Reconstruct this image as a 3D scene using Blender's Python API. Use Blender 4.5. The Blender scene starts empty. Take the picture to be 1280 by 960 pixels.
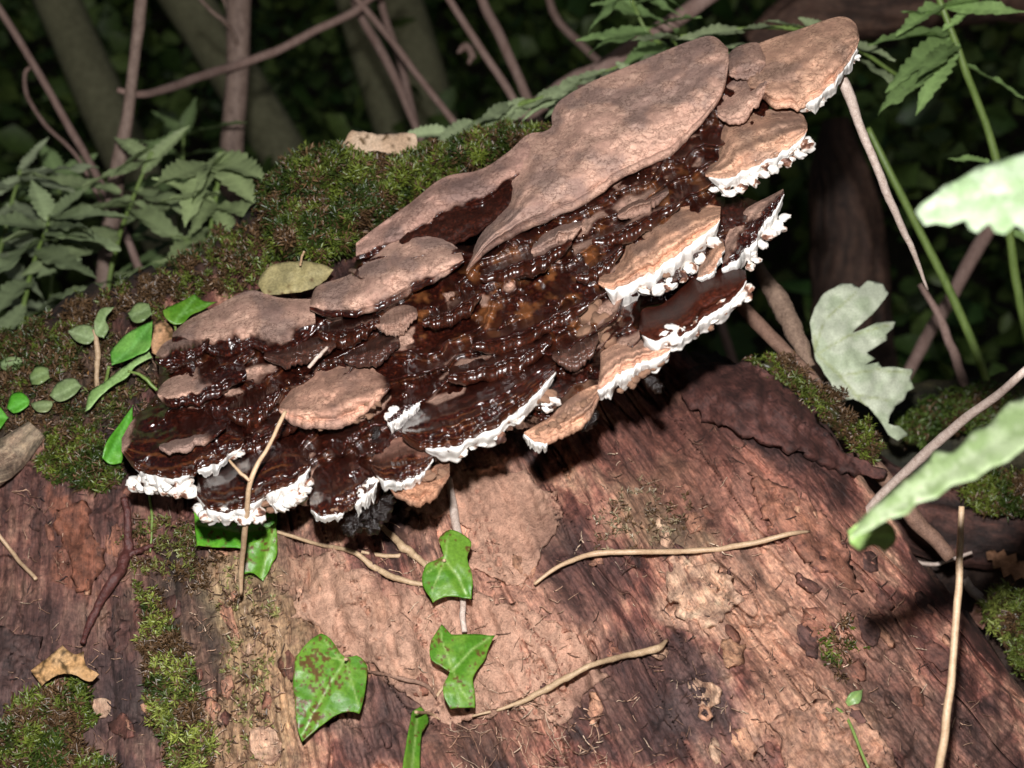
import bpy, bmesh, math, random
import numpy as np
from mathutils import Vector, Matrix
from mathutils.geometry import delaunay_2d_cdt

random.seed(7)
rng = np.random.default_rng(7)
S = bpy.context.scene
COL = S.collection

# ------------------------------------------------------------------ camera, sky, light, exposure
PITCH = math.radians(15.0)
CAM = np.array([0.0, 0.0, 0.9])
FPX = 640.0 / math.tan(math.radians(23.0))          # focal length in pixels of the 1280 px wide photo
FW = np.array([0.0, math.cos(PITCH), -math.sin(PITCH)])
RT = np.array([1.0, 0.0, 0.0])
UP = np.array([0.0, math.sin(PITCH), math.cos(PITCH)])

cam = bpy.data.cameras.new('camera')
camo = bpy.data.objects.new('camera', cam)
COL.objects.link(camo)
camo.location = CAM
camo.rotation_euler = (math.radians(90.0) - PITCH, 0, 0)
cam.sensor_width = 36.0
cam.lens = 18.0 / math.tan(math.radians(23.0))
cam.clip_start = 0.02
cam.clip_end = 400.0
cam.dof.use_dof = True
cam.dof.focus_distance = 0.755
cam.dof.aperture_fstop = 7.2
S.camera = camo

world = bpy.data.worlds.new('World')
S.world = world
world.use_nodes = True
wn = world.node_tree.nodes
sky = wn.new('ShaderNodeTexSky')
sky.sky_type = 'NISHITA'
sky.sun_disc = False
sky.sun_elevation = math.radians(24)
sky.sun_rotation = math.radians(160)
world.node_tree.links.new(sky.outputs[0], wn['Background'].inputs[0])
wn['Background'].inputs[1].default_value = 0.012

sun = bpy.data.lights.new('sun', 'SUN')
sun.energy = 0.1
sun.angle = math.radians(12)
sun.color = (1.0, 0.95, 0.86)
suno = bpy.data.objects.new('sun', sun)
COL.objects.link(suno)
suno.rotation_euler = (math.radians(62), 0, math.radians(-20))

# the photograph is lit by the flash of the camera, a small lamp a hand's breadth above the lens
fl = bpy.data.lights.new('camera_flash', 'POINT')
fl.energy = 49.0
fl.shadow_soft_size = 0.012
fl.color = (1.0, 0.985, 0.985)
flo = bpy.data.objects.new('camera_flash', fl)
COL.objects.link(flo)
flo.location = CAM + UP * 0.10 - RT * 0.012

S.view_settings.view_transform = 'Standard'
S.view_settings.look = 'None'
S.view_settings.exposure = 0.0
S.view_settings.gamma = 1.0
S.render.engine = 'CYCLES'
S.cycles.use_denoising = True
S.cycles.max_bounces = 4
S.cycles.sample_clamp_indirect = 4.0

# ------------------------------------------------------------------ maths helpers
def P(px, py, d):
    px = np.asarray(px, float); py = np.asarray(py, float); d = np.asarray(d, float)
    v = FW + RT * ((px - 640.0) / FPX)[..., None] + UP * ((480.0 - py) / FPX)[..., None]
    return CAM + v * d[..., None]

def h2(ix, iy, seed):
    n = (ix.astype(np.int64) * 374761393 + iy.astype(np.int64) * 668265263 + seed * 1442695041) & 0xffffffff
    n = ((n ^ (n >> 13)) * 1274126177) & 0xffffffff
    n = n ^ (n >> 16)
    return (n & 0xffffff) / float(0xffffff)

def vnoise(x, y, seed=0):
    x, y = np.broadcast_arrays(np.asarray(x, float), np.asarray(y, float))
    ix = np.floor(x); iy = np.floor(y)
    fx = x - ix; fy = y - iy
    ux = fx * fx * fx * (fx * (fx * 6 - 15) + 10); uy = fy * fy * fy * (fy * (fy * 6 - 15) + 10)
    ix = ix.astype(np.int64); iy = iy.astype(np.int64)
    a = h2(ix, iy, seed); b = h2(ix + 1, iy, seed); c = h2(ix, iy + 1, seed); e = h2(ix + 1, iy + 1, seed)
    return (a + (b - a) * ux) * (1 - uy) + (c + (e - c) * ux) * uy        # 0..1

def fbm(x, y, seed=0, oct=4, gain=0.5):
    t = 0; amp = 1; tot = 0
    for o in range(oct):
        t = t + amp * vnoise(np.asarray(x) * 2 ** o, np.asarray(y) * 2 ** o, seed + o * 17)
        tot += amp; amp *= gain
    return t / tot

def worley(x, y, seed=0):
    ix = np.floor(x).astype(np.int64); iy = np.floor(y).astype(np.int64)
    f1 = np.full(np.shape(x), 9.0); f2 = f1.copy(); idv = np.zeros(np.shape(x))
    for dx in (-1, 0, 1):
        for dy in (-1, 0, 1):
            cx = ix + dx; cy = iy + dy
            qx = cx + h2(cx, cy, seed); qy = cy + h2(cx, cy, seed + 5)
            d = np.hypot(qx - x, qy - y)
            idv = np.where(d < f1, h2(cx, cy, seed + 9), idv)
            f2 = np.where(d < f1, f1, np.minimum(f2, d)); f1 = np.minimum(f1, d)
    return f1, f2, idv

def sst(a, b, x):
    t = np.clip((np.asarray(x, float) - a) / (b - a), 0, 1)
    return t * t * (3 - 2 * t)

def sdpoly(px, py, poly):
    """signed distance to a polygon, positive inside"""
    px = np.asarray(px, float); py = np.asarray(py, float)
    d = np.full(px.shape, 1e9); ins = np.zeros(px.shape, bool)
    n = len(poly)
    for i in range(n):
        x0, y0 = poly[i]; x1, y1 = poly[(i + 1) % n]
        ex, ey = x1 - x0, y1 - y0
        t = np.clip(((px - x0) * ex + (py - y0) * ey) / (ex * ex + ey * ey + 1e-9), 0, 1)
        d = np.minimum(d, np.hypot(px - x0 - t * ex, py - y0 - t * ey))
        c = ((y0 > py) != (y1 > py)) & (px < ex * (py - y0) / (ey + (1e-12 if ey == 0 else 0)) + x0)
        ins ^= c
    return np.where(ins, d, -d)

def catmull(pts, n):
    """smooth resample of a polyline of any dimension, even in arc length of the first two"""
    p = np.asarray(pts, float)
    if len(p) > 2:
        q = np.vstack([2 * p[0] - p[1], p, 2 * p[-1] - p[-2]])
        out = []
        for i in range(1, len(q) - 2):
            t = np.linspace(0, 1, 10, endpoint=False)[:, None]
            a, b, c, d = q[i - 1], q[i], q[i + 1], q[i + 2]
            out.append(0.5 * ((2 * b) + (c - a) * t + (2 * a - 5 * b + 4 * c - d) * t ** 2 + (3 * b - a - 3 * c + d) * t ** 3))
        p = np.vstack(out + [q[-2][None]])
    L = np.r_[0, np.cumsum(np.hypot(*(np.diff(p[:, :2], axis=0).T)) + 1e-9)]
    s = np.linspace(0, L[-1], n)
    return np.stack([np.interp(s, L, p[:, k]) for k in range(p.shape[1])], 1)

# ------------------------------------------------------------------ object helpers
def tag(o, label=None, cat=None, group=None, kind=None):
    if label: o['label'] = label
    if cat: o['category'] = cat
    if group: o['group'] = group
    if kind: o['kind'] = kind
    return o

def make_mesh(name, verts, faces, mat, smooth=True, cols=None, attrs=None):
    me = bpy.data.meshes.new(name)
    v = np.asarray(verts, float)
    if isinstance(faces, np.ndarray):
        k = faces.shape[1]; nf = len(faces)
        me.vertices.add(len(v)); me.vertices.foreach_set('co', v.ravel().astype(np.float32))
        me.loops.add(nf * k); me.loops.foreach_set('vertex_index', faces.ravel().astype(np.int32))
        me.polygons.add(nf)
        me.polygons.foreach_set('loop_start', (np.arange(nf) * k).astype(np.int32))
        me.polygons.foreach_set('loop_total', np.full(nf, k, np.int32))
        me.update(calc_edges=True)
        me.validate()
    else:
        me.from_pydata([tuple(q) for q in v], [], faces)
        me.update()
    if smooth and len(me.polygons):
        me.polygons.foreach_set('use_smooth', np.ones(len(me.polygons), bool))
    if cols is not None:
        at = me.attributes.new('Col', 'FLOAT_COLOR', 'POINT')
        c4 = np.ones((len(v), 4), np.float32); c4[:, :3] = cols
        at.data.foreach_set('color', c4.ravel())
    for k, a in (attrs or {}).items():
        at = me.attributes.new(k, 'FLOAT', 'POINT')
        at.data.foreach_set('value', np.asarray(a, np.float32))
    me.materials.append(mat)
    return me

def link(name, me, parent=None):
    o = bpy.data.objects.new(name, me)
    COL.objects.link(o)
    if parent is not None:
        o.parent = parent
        o.matrix_parent_inverse = Matrix.Translation(-parent.location)
    return o

def empty(name, loc):
    o = bpy.data.objects.new(name, None)
    COL.objects.link(o)
    o.location = [float(c) for c in loc]
    o.empty_display_size = 0.05
    return o

def grid_faces(nr, nc, wrap=False):
    r = np.arange(nr - 1)[:, None]; c = np.arange(nc if wrap else nc - 1)[None]
    c2 = (c + 1) % nc
    f = np.stack([r * nc + c, r * nc + c2, (r + 1) * nc + c2, (r + 1) * nc + c], -1)
    return f.reshape(-1, 4)

# ------------------------------------------------------------------ materials
def mat_base(name):
    m = bpy.data.materials.new(name); m.use_nodes = True
    nt = m.node_tree; b = nt.nodes['Principled BSDF']
    return m, nt, b

def N(nt, t, **kw):
    n = nt.nodes.new(t)
    for k, v in kw.items():
        if k.startswith('i_'): n.inputs[k[2:].replace('_', ' ')].default_value = v
        else: setattr(n, k, v)
    return n

def ramp(nt, src, stops):
    r = nt.nodes.new('ShaderNodeValToRGB')
    e = r.color_ramp.elements
    e[0].position, e[0].color = stops[0][0], tuple(stops[0][1]) + (1,)
    e[1].position, e[1].color = stops[-1][0], tuple(stops[-1][1]) + (1,)
    for p, c in stops[1:-1]:
        q = e.new(p); q.color = tuple(c) + (1,)
    nt.links.new(src, r.inputs[0])
    return r.outputs[0]

def mix(nt, fac, a, b, blend='MIX'):
    n = nt.nodes.new('ShaderNodeMix'); n.data_type = 'RGBA'; n.blend_type = blend
    for sock, v in ((n.inputs[0], fac), (n.inputs[6], a), (n.inputs[7], b)):
        if hasattr(v, 'is_linked') or hasattr(v, 'links'): nt.links.new(v, sock)
        elif isinstance(v, (int, float)): sock.default_value = v
        else: sock.default_value = tuple(v) + (1,)
    return n.outputs[2]

def noise(nt, scale, detail=5, rough=0.6, stretch=None, dist=0.0, coord='Object'):
    tc = nt.nodes.new('ShaderNodeTexCoord')
    n = nt.nodes.new('ShaderNodeTexNoise')
    n.inputs['Scale'].default_value = scale; n.inputs['Detail'].default_value = detail
    n.inputs['Roughness'].default_value = rough; n.inputs['Distortion'].default_value = dist
    src = tc.outputs[coord]
    if stretch:
        mp = nt.nodes.new('ShaderNodeMapping'); mp.inputs['Scale'].default_value = stretch
        nt.links.new(src, mp.inputs[0]); src = mp.outputs[0]
    nt.links.new(src, n.inputs['Vector'])
    return n.outputs['Fac']

def bump(nt, b, h, strength, dist):
    n = nt.nodes.new('ShaderNodeBump')
    n.inputs['Strength'].default_value = strength; n.inputs['Distance'].default_value = dist
    nt.links.new(h, n.inputs['Height']); nt.links.new(n.outputs[0], b.inputs['Normal'])
    return n

def col_attr(nt):
    a = nt.nodes.new('ShaderNodeAttribute'); a.attribute_name = 'Col'
    return a.outputs['Color']

def fl_attr(nt, name):
    a = nt.nodes.new('ShaderNodeAttribute'); a.attribute_name = name
    return a.outputs['Fac']

def attr_mat(name, nscale=500, lo=0.55, hi=1.35, rough=0.7, bstr=0.5, bdist=0.0008, spec=0.5, coat=0.0, sss=0):
    """colour from the mesh's own colour attribute, broken up by fine grain and relief"""
    m, nt, b = mat_base(name)
    n = noise(nt, nscale, 6, 0.65)
    g = ramp(nt, n, [(0.3, (lo,) * 3), (0.7, (hi,) * 3)])
    c = mix(nt, 1.0, col_attr(nt), g, 'MULTIPLY')
    nt.links.new(c, b.inputs['Base Color'])
    b.inputs['Roughness'].default_value = rough
    b.inputs['Specular IOR Level'].default_value = spec
    b.inputs['Coat Weight'].default_value = coat
    b.inputs['Coat Roughness'].default_value = 0.12
    bump(nt, b, n, bstr, bdist)
    return m, nt, b

M = {}
# log: colour from the mesh, fibres along the grain, crumbly relief; wet darker wood is glossier
m, nt, b = mat_base('rotten_wood')
cmb = nt.nodes.new('ShaderNodeCombineXYZ')
nt.links.new(fl_attr(nt, 'gc'), cmb.inputs[0]); nt.links.new(fl_attr(nt, 'gr'), cmb.inputs[1])
def gnoise(scale, along, detail=7, rough=0.7):
    mp = nt.nodes.new('ShaderNodeMapping'); mp.inputs['Scale'].default_value = (scale, scale * along, 1)
    nt.links.new(cmb.outputs[0], mp.inputs[0])
    n_ = nt.nodes.new('ShaderNodeTexNoise'); n_.inputs['Scale'].default_value = 1.0; n_.inputs['Detail'].default_value = detail; n_.inputs['Roughness'].default_value = rough
    n_.inputs['Distortion'].default_value = 0.15
    nt.links.new(mp.outputs[0], n_.inputs['Vector'])
    return n_.outputs['Fac']
g1 = gnoise(0.11, 0.14); g2 = gnoise(0.45, 0.12, 4); i1 = noise(nt, 330, 6, 0.7); i2 = noise(nt, 95, 7, 0.72)
c = mix(nt, 1.0, col_attr(nt), ramp(nt, g1, [(0.30, (0.62, 0.54, 0.55)), (0.47, (0.97, 0.94, 0.94)), (0.70, (1.32, 1.28, 1.26))]), 'MULTIPLY')
c = mix(nt, 1.0, c, ramp(nt, i1, [(0.30, (0.50, 0.48, 0.48)), (0.50, (1, 1, 1)), (0.72, (1.45, 1.42, 1.38))]), 'MULTIPLY')
c = mix(nt, 1.0, c, ramp(nt, i2, [(0.32, (0.45, 0.42, 0.42)), (0.46, (1, 1, 1)), (0.74, (1.35, 1.28, 1.2))]), 'MULTIPLY')
i3 = noise(nt, 34, 8, 0.75, None, 0.8)
c = mix(nt, 1.0, c, ramp(nt, i3, [(0.34, (0.32, 0.24, 0.24)), (0.44, (0.88, 0.82, 0.82)), (0.56, (1, 1, 1)), (0.70, (1.5, 1.42, 1.35))]), 'MULTIPLY')
c = mix(nt, 1.0, c, ramp(nt, g2, [(0.32, (0.62, 0.60, 0.60)), (0.55, (1.05, 1.05, 1.05))]), 'MULTIPLY')
nt.links.new(c, b.inputs['Base Color'])
hmix = mix(nt, 0.5, mix(nt, 0.5, g1, g2), mix(nt, 0.5, i1, i2))
bump(nt, b, hmix, 1.0, 0.0045)
r = ramp(nt, fl_attr(nt, 'wet'), [(0.0, (0.85,) * 3), (1.0, (0.34,) * 3)])
nt.links.new(r, b.inputs['Roughness'])
M['log'] = m
M['powder'], nt, b = attr_mat('spore_dusted_bark', 170, 0.62, 1.28, 0.9, 0.8, 0.004, spec=0.2)
c0_ = b.inputs['Base Color'].links[0].from_socket
pn = noise(nt, 900, 4, 0.7)
nt.links.new(mix(nt, 1.0, c0_, ramp(nt, pn, [(0.30, (0.62, 0.58, 0.56)), (0.5, (1, 1, 1)), (0.72, (1.25, 1.22, 1.2))]), 'MULTIPLY'), b.inputs['Base Color'])
M['leaf'], nt, b = attr_mat('leaf', 700, 0.75, 1.18, 0.55, 0.35, 0.0006, spec=0.3)
M['glossleaf'], nt, b = attr_mat('ivy_leaf', 500, 0.74, 1.2, 0.40, 0.4, 0.0006, spec=0.4)
M['dry'], nt, b = attr_mat('dry_leaf', 600, 0.6, 1.25, 0.7, 0.5, 0.0006)
M['moss'], nt, b = attr_mat('moss', 900, 0.7, 1.3, 0.40, 0.1, 0.0002, spec=0.45)
M['fol'], nt, b = attr_mat('foliage', 60, 0.6, 1.3, 0.5, 0.1, 0.001)

def bark_mat(name, c0, c1, scale=60, stretch=(1, 1, 0.2), rough=0.75, bd=0.003):
    m, nt, b = mat_base(name)
    n = noise(nt, scale, 7, 0.65, stretch)
    n2 = noise(nt, scale * 6, 4, 0.6)
    c = mix(nt, 0.5, ramp(nt, n, [(0.32, c0), (0.68, c1)]), ramp(nt, n2, [(0.3, [k * 0.6 for k in c0]), (0.7, c1)]))
    nt.links.new(c, b.inputs['Base Color'])
    b.inputs['Roughness'].default_value = rough
    bump(nt, b, n, 0.7, bd)
    return m
M['trunk'] = bark_mat('trunk_bark', (0.12, 0.115, 0.06), (0.30, 0.29, 0.17), 14, (1, 1, 0.35), 0.85, 0.006)
M['sapling'] = bark_mat('sapling_bark', (0.10, 0.055, 0.04), (0.42, 0.30, 0.24), 120, (1, 1, 0.5), 0.7, 0.002)
M['deadstem'] = bark_mat('dead_stem', (0.20, 0.11, 0.085), (0.45, 0.31, 0.26), 90, (1, 1, 0.2), 0.8, 0.001)
M['twig'] = bark_mat('twig_bark', (0.09, 0.045, 0.03), (0.36, 0.21, 0.145), 200, (1, 1, 1), 0.75, 0.001)
M['redtwig'] = bark_mat('red_twig_bark', (0.030, 0.010, 0.009), (0.15, 0.05, 0.042), 340, (1, 1, 1), 0.42, 0.0020)
M['straw'] = bark_mat('straw', (0.36, 0.22, 0.12), (0.66, 0.47, 0.30), 300, (1, 1, 1), 0.5, 0.0004)
M['palestick'] = bark_mat('pale_stick', (0.30, 0.20, 0.15), (0.72, 0.60, 0.52), 320, (1, 1, 1), 0.7, 0.0008)
M['root'] = bark_mat('root', (0.28, 0.17, 0.09), (0.58, 0.42, 0.26), 300, (1, 1, 1), 0.6, 0.0006)
M['greenstem'] = bark_mat('green_stem', (0.10, 0.17, 0.03), (0.24, 0.33, 0.09), 200, (1, 1, 0.3), 0.45, 0.0004)
M['strip'] = bark_mat('bark_strip', (0.09, 0.05, 0.035), (0.40, 0.27, 0.19), 140, (1, 1, 0.6), 0.8, 0.003)
M['stump'] = bark_mat('stump_bark', (0.05, 0.026, 0.018), (0.17, 0.09, 0.06), 24, (1, 1, 0.35), 0.85, 0.012)

# ground
m, nt, b = mat_base('leaf_litter')
n = noise(nt, 9, 8, 0.7); n2 = noise(nt, 40, 5, 0.6)
nt.links.new(mix(nt, 0.5, ramp(nt, n, [(0.3, (0.018, 0.012, 0.008)), (0.7, (0.09, 0.055, 0.03))]),
                 ramp(nt, n2, [(0.35, (0.02, 0.02, 0.01)), (0.7, (0.08, 0.07, 0.03))])), b.inputs['Base Color'])
b.inputs['Roughness'].default_value = 0.9
bump(nt, b, n2, 0.8, 0.03)
M['ground'] = m

# fungus crust: brown spore dust where dry, dark lacquer where wet
m, nt, b = mat_base('fungus_crust')
wet = fl_attr(nt, 'wet')
n1 = noise(nt, 60, 6, 0.6); n2 = noise(nt, 420, 5, 0.7, None, 1.2); n3 = noise(nt, 1400, 3, 0.7)
dust = mix(nt, 1.0, ramp(nt, n1, [(0.3, (0.36, 0.212, 0.162)), (0.7, (0.54, 0.345, 0.258))]), col_attr(nt), 'MULTIPLY')
tcv = nt.nodes.new('ShaderNodeTexCoord')
mpv = nt.nodes.new('ShaderNodeMapping'); mpv.inputs['Scale'].default_value = (1, 1, 1.8); mpv.inputs['Rotation'].default_value = (0, 0.45, 0)
nt.links.new(tcv.outputs['Object'], mpv.inputs[0])
ndis = nt.nodes.new('ShaderNodeTexNoise'); ndis.inputs['Scale'].default_value = 160; ndis.inputs['Detail'].default_value = 4
nt.links.new(mpv.outputs[0], ndis.inputs['Vector'])
vadd = nt.nodes.new('ShaderNodeVectorMath'); vadd.operation = 'MULTIPLY_ADD'
vadd.inputs[1].default_value = (0.022,) * 3
nt.links.new(ndis.outputs['Color'], vadd.inputs[0]); nt.links.new(mpv.outputs[0], vadd.inputs[2])
vor = nt.nodes.new('ShaderNodeTexVoronoi'); vor.feature = 'DISTANCE_TO_EDGE'; vor.inputs['Scale'].default_value = 120
nt.links.new(vadd.outputs[0], vor.inputs['Vector'])
crk = ramp(nt, vor.outputs['Distance'], [(0.0, (0.42, 0.37, 0.36)), (0.05, (0.86, 0.84, 0.83)), (0.14, (1, 1, 1))])
crk = mix(nt, ramp(nt, n1, [(0.36, (0, 0, 0)), (0.52, (1, 1, 1))]), (1, 1, 1), crk)
dust = mix(nt, 1.0, dust, crk, 'MULTIPLY')
dust = mix(nt, 1.0, dust, ramp(nt, n2, [(0.30, (0.66, 0.63, 0.63)), (0.5, (1, 1, 1)), (0.75, (1.14, 1.12, 1.1))]), 'MULTIPLY')
lac = ramp(nt, n2, [(0.28, (0.006, 0.0016, 0.0012)), (0.49, (0.016, 0.0028, 0.0016)), (0.63, (0.070, 0.0115, 0.005)), (0.80, (0.20, 0.058, 0.02))])
band = fl_attr(nt, 'amber')
lac = mix(nt, band, lac, (0.26, 0.095, 0.030))
nt.links.new(mix(nt, wet, dust, lac), b.inputs['Base Color'])
nt.links.new(ramp(nt, wet, [(0.0, (0.88,) * 3), (0.55, (0.5,) * 3), (1.0, (0.30,) * 3)]), b.inputs['Roughness'])
nt.links.new(ramp(nt, wet, [(0.7, (0,) * 3), (1.0, (1.0,) * 3)]), b.inputs['Coat Weight'])
b.inputs['Coat Roughness'].default_value = 0.27
hb = mix(nt, 0.45, n2, n3)
hb = mix(nt, 0.3, hb, crk)
bn = bump(nt, b, hb, 0.5, 0.0022)
nt.links.new(ramp(nt, wet, [(0.3, (0.6,) * 3), (0.9, (0.16,) * 3)]), bn.inputs['Strength'])
nt.links.new(ramp(nt, wet, [(0.0, (0.2,) * 3), (0.6, (0.05,) * 3), (0.75, (0.10,) * 3), (1.0, (0.5,) * 3)]), b.inputs['Specular IOR Level'])
M['crust'] = m

# white growing margin and pore nodules
m, nt, b = mat_base('white_pores')
oi = nt.nodes.new('ShaderNodeObjectInfo')
tc = nt.nodes.new('ShaderNodeTexCoord')
va = nt.nodes.new('ShaderNodeVectorMath'); va.operation = 'ADD'
vm = nt.nodes.new('ShaderNodeVectorMath'); vm.operation = 'SCALE'; vm.inputs['Scale'].default_value = 9.0
cb = nt.nodes.new('ShaderNodeCombineXYZ')
for i in range(3): nt.links.new(oi.outputs['Random'], cb.inputs[i])
nt.links.new(cb.outputs[0], vm.inputs[0]); nt.links.new(vm.outputs[0], va.inputs[0])
geo = nt.nodes.new('ShaderNodeNewGeometry')
nt.links.new(geo.outputs['Position'], va.inputs[1])
nz = nt.nodes.new('ShaderNodeTexNoise'); nz.inputs['Scale'].default_value = 95; nz.inputs['Detail'].default_value = 4
nt.links.new(va.outputs[0], nz.inputs['Vector'])
c = ramp(nt, nz.outputs['Fac'], [(0.34, (0.05, 0.02, 0.014)), (0.42, (0.22, 0.10, 0.06)), (0.455, (0.66, 0.56, 0.48)), (0.52, (0.74, 0.71, 0.66))])
nt.links.new(c, b.inputs['Base Color']); b.inputs['Roughness'].default_value = 0.6
bump(nt, b, nz.outputs['Fac'], 0.6, 0.002)
M['nodule'] = m
m, nt, b = mat_base('white_margin')
n = noise(nt, 120, 4, 0.6)
nt.links.new(ramp(nt, n, [(0.25, (0.35, 0.22, 0.16)), (0.36, (0.72, 0.68, 0.63)), (0.7, (0.78, 0.76, 0.72))]), b.inputs['Base Color'])
b.inputs['Roughness'].default_value = 0.55
bump(nt, b, n, 0.4, 0.0015)
M['white'] = m
m, nt, b = mat_base('brown_pores')
n = noise(nt, 150, 5, 0.6)
nt.links.new(ramp(nt, n, [(0.3, (0.11, 0.055, 0.035)), (0.7, (0.38, 0.21, 0.125))]), b.inputs['Base Color'])
b.inputs['Roughness'].default_value = 0.75
bump(nt, b, n, 0.6, 0.0015)
M['brownpore'] = m
m, nt, b = mat_base('resin_bead')
oi2 = noise(nt, 45, 3, 0.5)
nt.links.new(ramp(nt, oi2, [(0.35, (0.007, 0.003, 0.002)), (0.55, (0.04, 0.012, 0.006)), (0.75, (0.20, 0.075, 0.025))]), b.inputs['Base Color'])
b.inputs['Roughness'].default_value = 0.22
b.inputs['Coat Weight'].default_value = 1.0; b.inputs['Coat Roughness'].default_value = 0.16
M['bead'] = m
m, nt, b = mat_base('black_tar')
b.inputs['Base Color'].default_value = (0.010, 0.006, 0.005, 1); b.inputs['Roughness'].default_value = 0.25
bump(nt, b, noise(nt, 500, 4, 0.6), 0.5, 0.001)
M['tar'] = m

# ------------------------------------------------------------------ the setting: ground and hillside
nr, nc = 120, 160
gx = np.sign(np.linspace(-1, 1, nc)) * np.abs(np.linspace(-1, 1, nc)) ** 2.2 * 150
gy = np.linspace(0, 1, nr) ** 2.0 * 170 - 4
X, Y = np.meshgrid(gx, gy)
Z = (fbm(X * 0.9, Y * 0.9, 3) - 0.5) * 0.16 + (fbm(X * 0.12, Y * 0.12, 8) - 0.5) * 0.8 * sst(3, 12, np.hypot(X, Y))
Z = Z + 26 * sst(7, 120, Y) + 1.6 * sst(4.5, 9, Y)
g = link('ground', make_mesh('ground', np.stack([X, Y, Z], -1).reshape(-1, 3), grid_faces(nr, nc), M['ground']))
tag(g, 'dark forest floor of leaf litter rising to a bank', None, None, 'structure')
def ground_z(x, y):
    ix = int(np.clip(np.searchsorted(gx, x), 0, nc - 1)); iy = int(np.clip(np.searchsorted(gy, y), 0, nr - 1))
    return float(Z[iy, ix])

# ------------------------------------------------------------------ the fallen log
RIDGE = np.array([(-900, 760, 1.0), (-500, 610, 0.98), (-250, 515, 0.96), (-60, 455, 0.96), (0, 428, 0.955), (60, 398, 0.955), (130, 368, 0.96), (200, 340, 0.965), (270, 300, 0.97),
                  (340, 262, 0.98), (430, 215, 0.985), (520, 188, 0.99), (650, 172, 0.995), (720, 205, 0.985), (770, 290, 0.96),
                  (820, 430, 0.935), (870, 452, 0.92), (930, 455, 0.905), (985, 480, 0.895), (1040, 545, 0.88), (1080, 600, 0.87), (1130, 670, 0.86), (1180, 740, 0.85),
                  (1240, 815, 0.84), (1290, 880, 0.83), (1400, 1010, 0.81), (1600, 1240, 0.79), (2000, 1700, 0.75)])
YB = 1180.0
def ridge(px):
    y = np.interp(px, RIDGE[:, 0], RIDGE[:, 1]); d = np.interp(px, RIDGE[:, 0], RIDGE[:, 2])
    y = y + (fbm(px / 40.0, px * 0, 21) - 0.5) * 26 + (vnoise(px / 9.0, px * 0, 22) - 0.5) * 7
    return y, d
def bottom_d(px):
    return np.interp(px, [-900, 0, 400, 900, 1280, 2000], [0.74, 0.70, 0.665, 0.665, 0.70, 0.74])

def grain(px, py):
    a = np.arctan2(py + 300.0, px - 150.0); r = np.hypot(px - 150.0, py + 300.0)
    w = (fbm(px / 190.0, py / 190.0, 31, 2) - 0.5) * 0.022
    return (a + w) * 1050.0, r

TANP1 = [(505, 640), (545, 600), (600, 585), (655, 590), (690, 625), (702, 648), (682, 668), (668, 700), (652, 732), (615, 722), (585, 700), (590, 660), (560, 640)]
TANP2 = [(365, 700), (420, 690), (470, 720), (530, 745), (600, 740), (680, 770), (740, 815), (755, 845), (735, 862), (720, 895), (690, 905), (640, 885), (590, 905), (545, 905), (520, 865), (455, 830), (420, 800), (375, 770)]
def log_zones(px, py):
    wx = px + (fbm(px / 45.0, py / 45.0, 41) - 0.5) * 70 + (fbm(px / 12.0, py / 12.0, 44) - 0.5) * 16
    wy = py + (fbm(px / 45.0, py / 45.0, 42) - 0.5) * 70 + (fbm(px / 12.0, py / 12.0, 45) - 0.5) * 16
    return wx, wy

def log_relief(px, py):
    c, r = grain(px, py)
    k = sst(-60, 260, px) * 0.5 + 0.5
    rel = (fbm(px / 160.0, py / 160.0, 51, 3) - 0.5) * 0.050
    st = fbm(c / 26.0, r / 240.0, 52, 4)
    rel += (st - 0.5) * 0.020 * k
    rel += (fbm(c / 6.0, r / 90.0, 53, 3) - 0.5) * 0.0060
    rel += (fbm(c / 14.0, r / 40.0, 54, 4) - 0.5) * 0.0085
    rel += (fbm(c / 2.6, r / 16.0, 55, 2) - 0.5) * 0.0024
    rel += (fbm(px / 3.5, py / 3.5, 58, 2) - 0.5) * 0.0016
    # flaking plates: terraced steps
    t = fbm(c / 60.0, r / 130.0, 56, 2) * 4.5 + (fbm(c / 9.0, r / 14.0, 59, 3) - 0.5) * 0.35
    ft = t - np.floor(t)
    rel += (np.floor(t) + sst(0.90, 1.0, ft)) * 0.0062 - 0.012
    # cracks along the grain
    cr = np.abs(fbm(c / 36.0, r / 230.0, 57, 3) - 0.5)
    rel -= sst(0.016, 0.0, cr) * 0.013
    return rel

def log_depth(px, py):
    px = np.asarray(px, float); py = np.asarray(py, float)
    ry, rd = ridge(px)
    bd = bottom_d(px)
    t = np.clip((py - ry) / (YB - ry), 0, 1)
    bulge = 1 - np.sqrt(np.clip(1 - (1 - t) ** 2.2, 0, 1))         # 1 at the ridge, 0 at the bottom
    base = bd + (rd - bd) * (0.55 * (1 - t) + 0.45 * bulge)
    base = base + 0.020 * np.exp(-((px - 560) / 330.0) ** 2 - ((py - 560) / 110.0) ** 2)   # hollow under the brackets
    return base - log_relief(px, py) * sst(0, 0.05, t)

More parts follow.
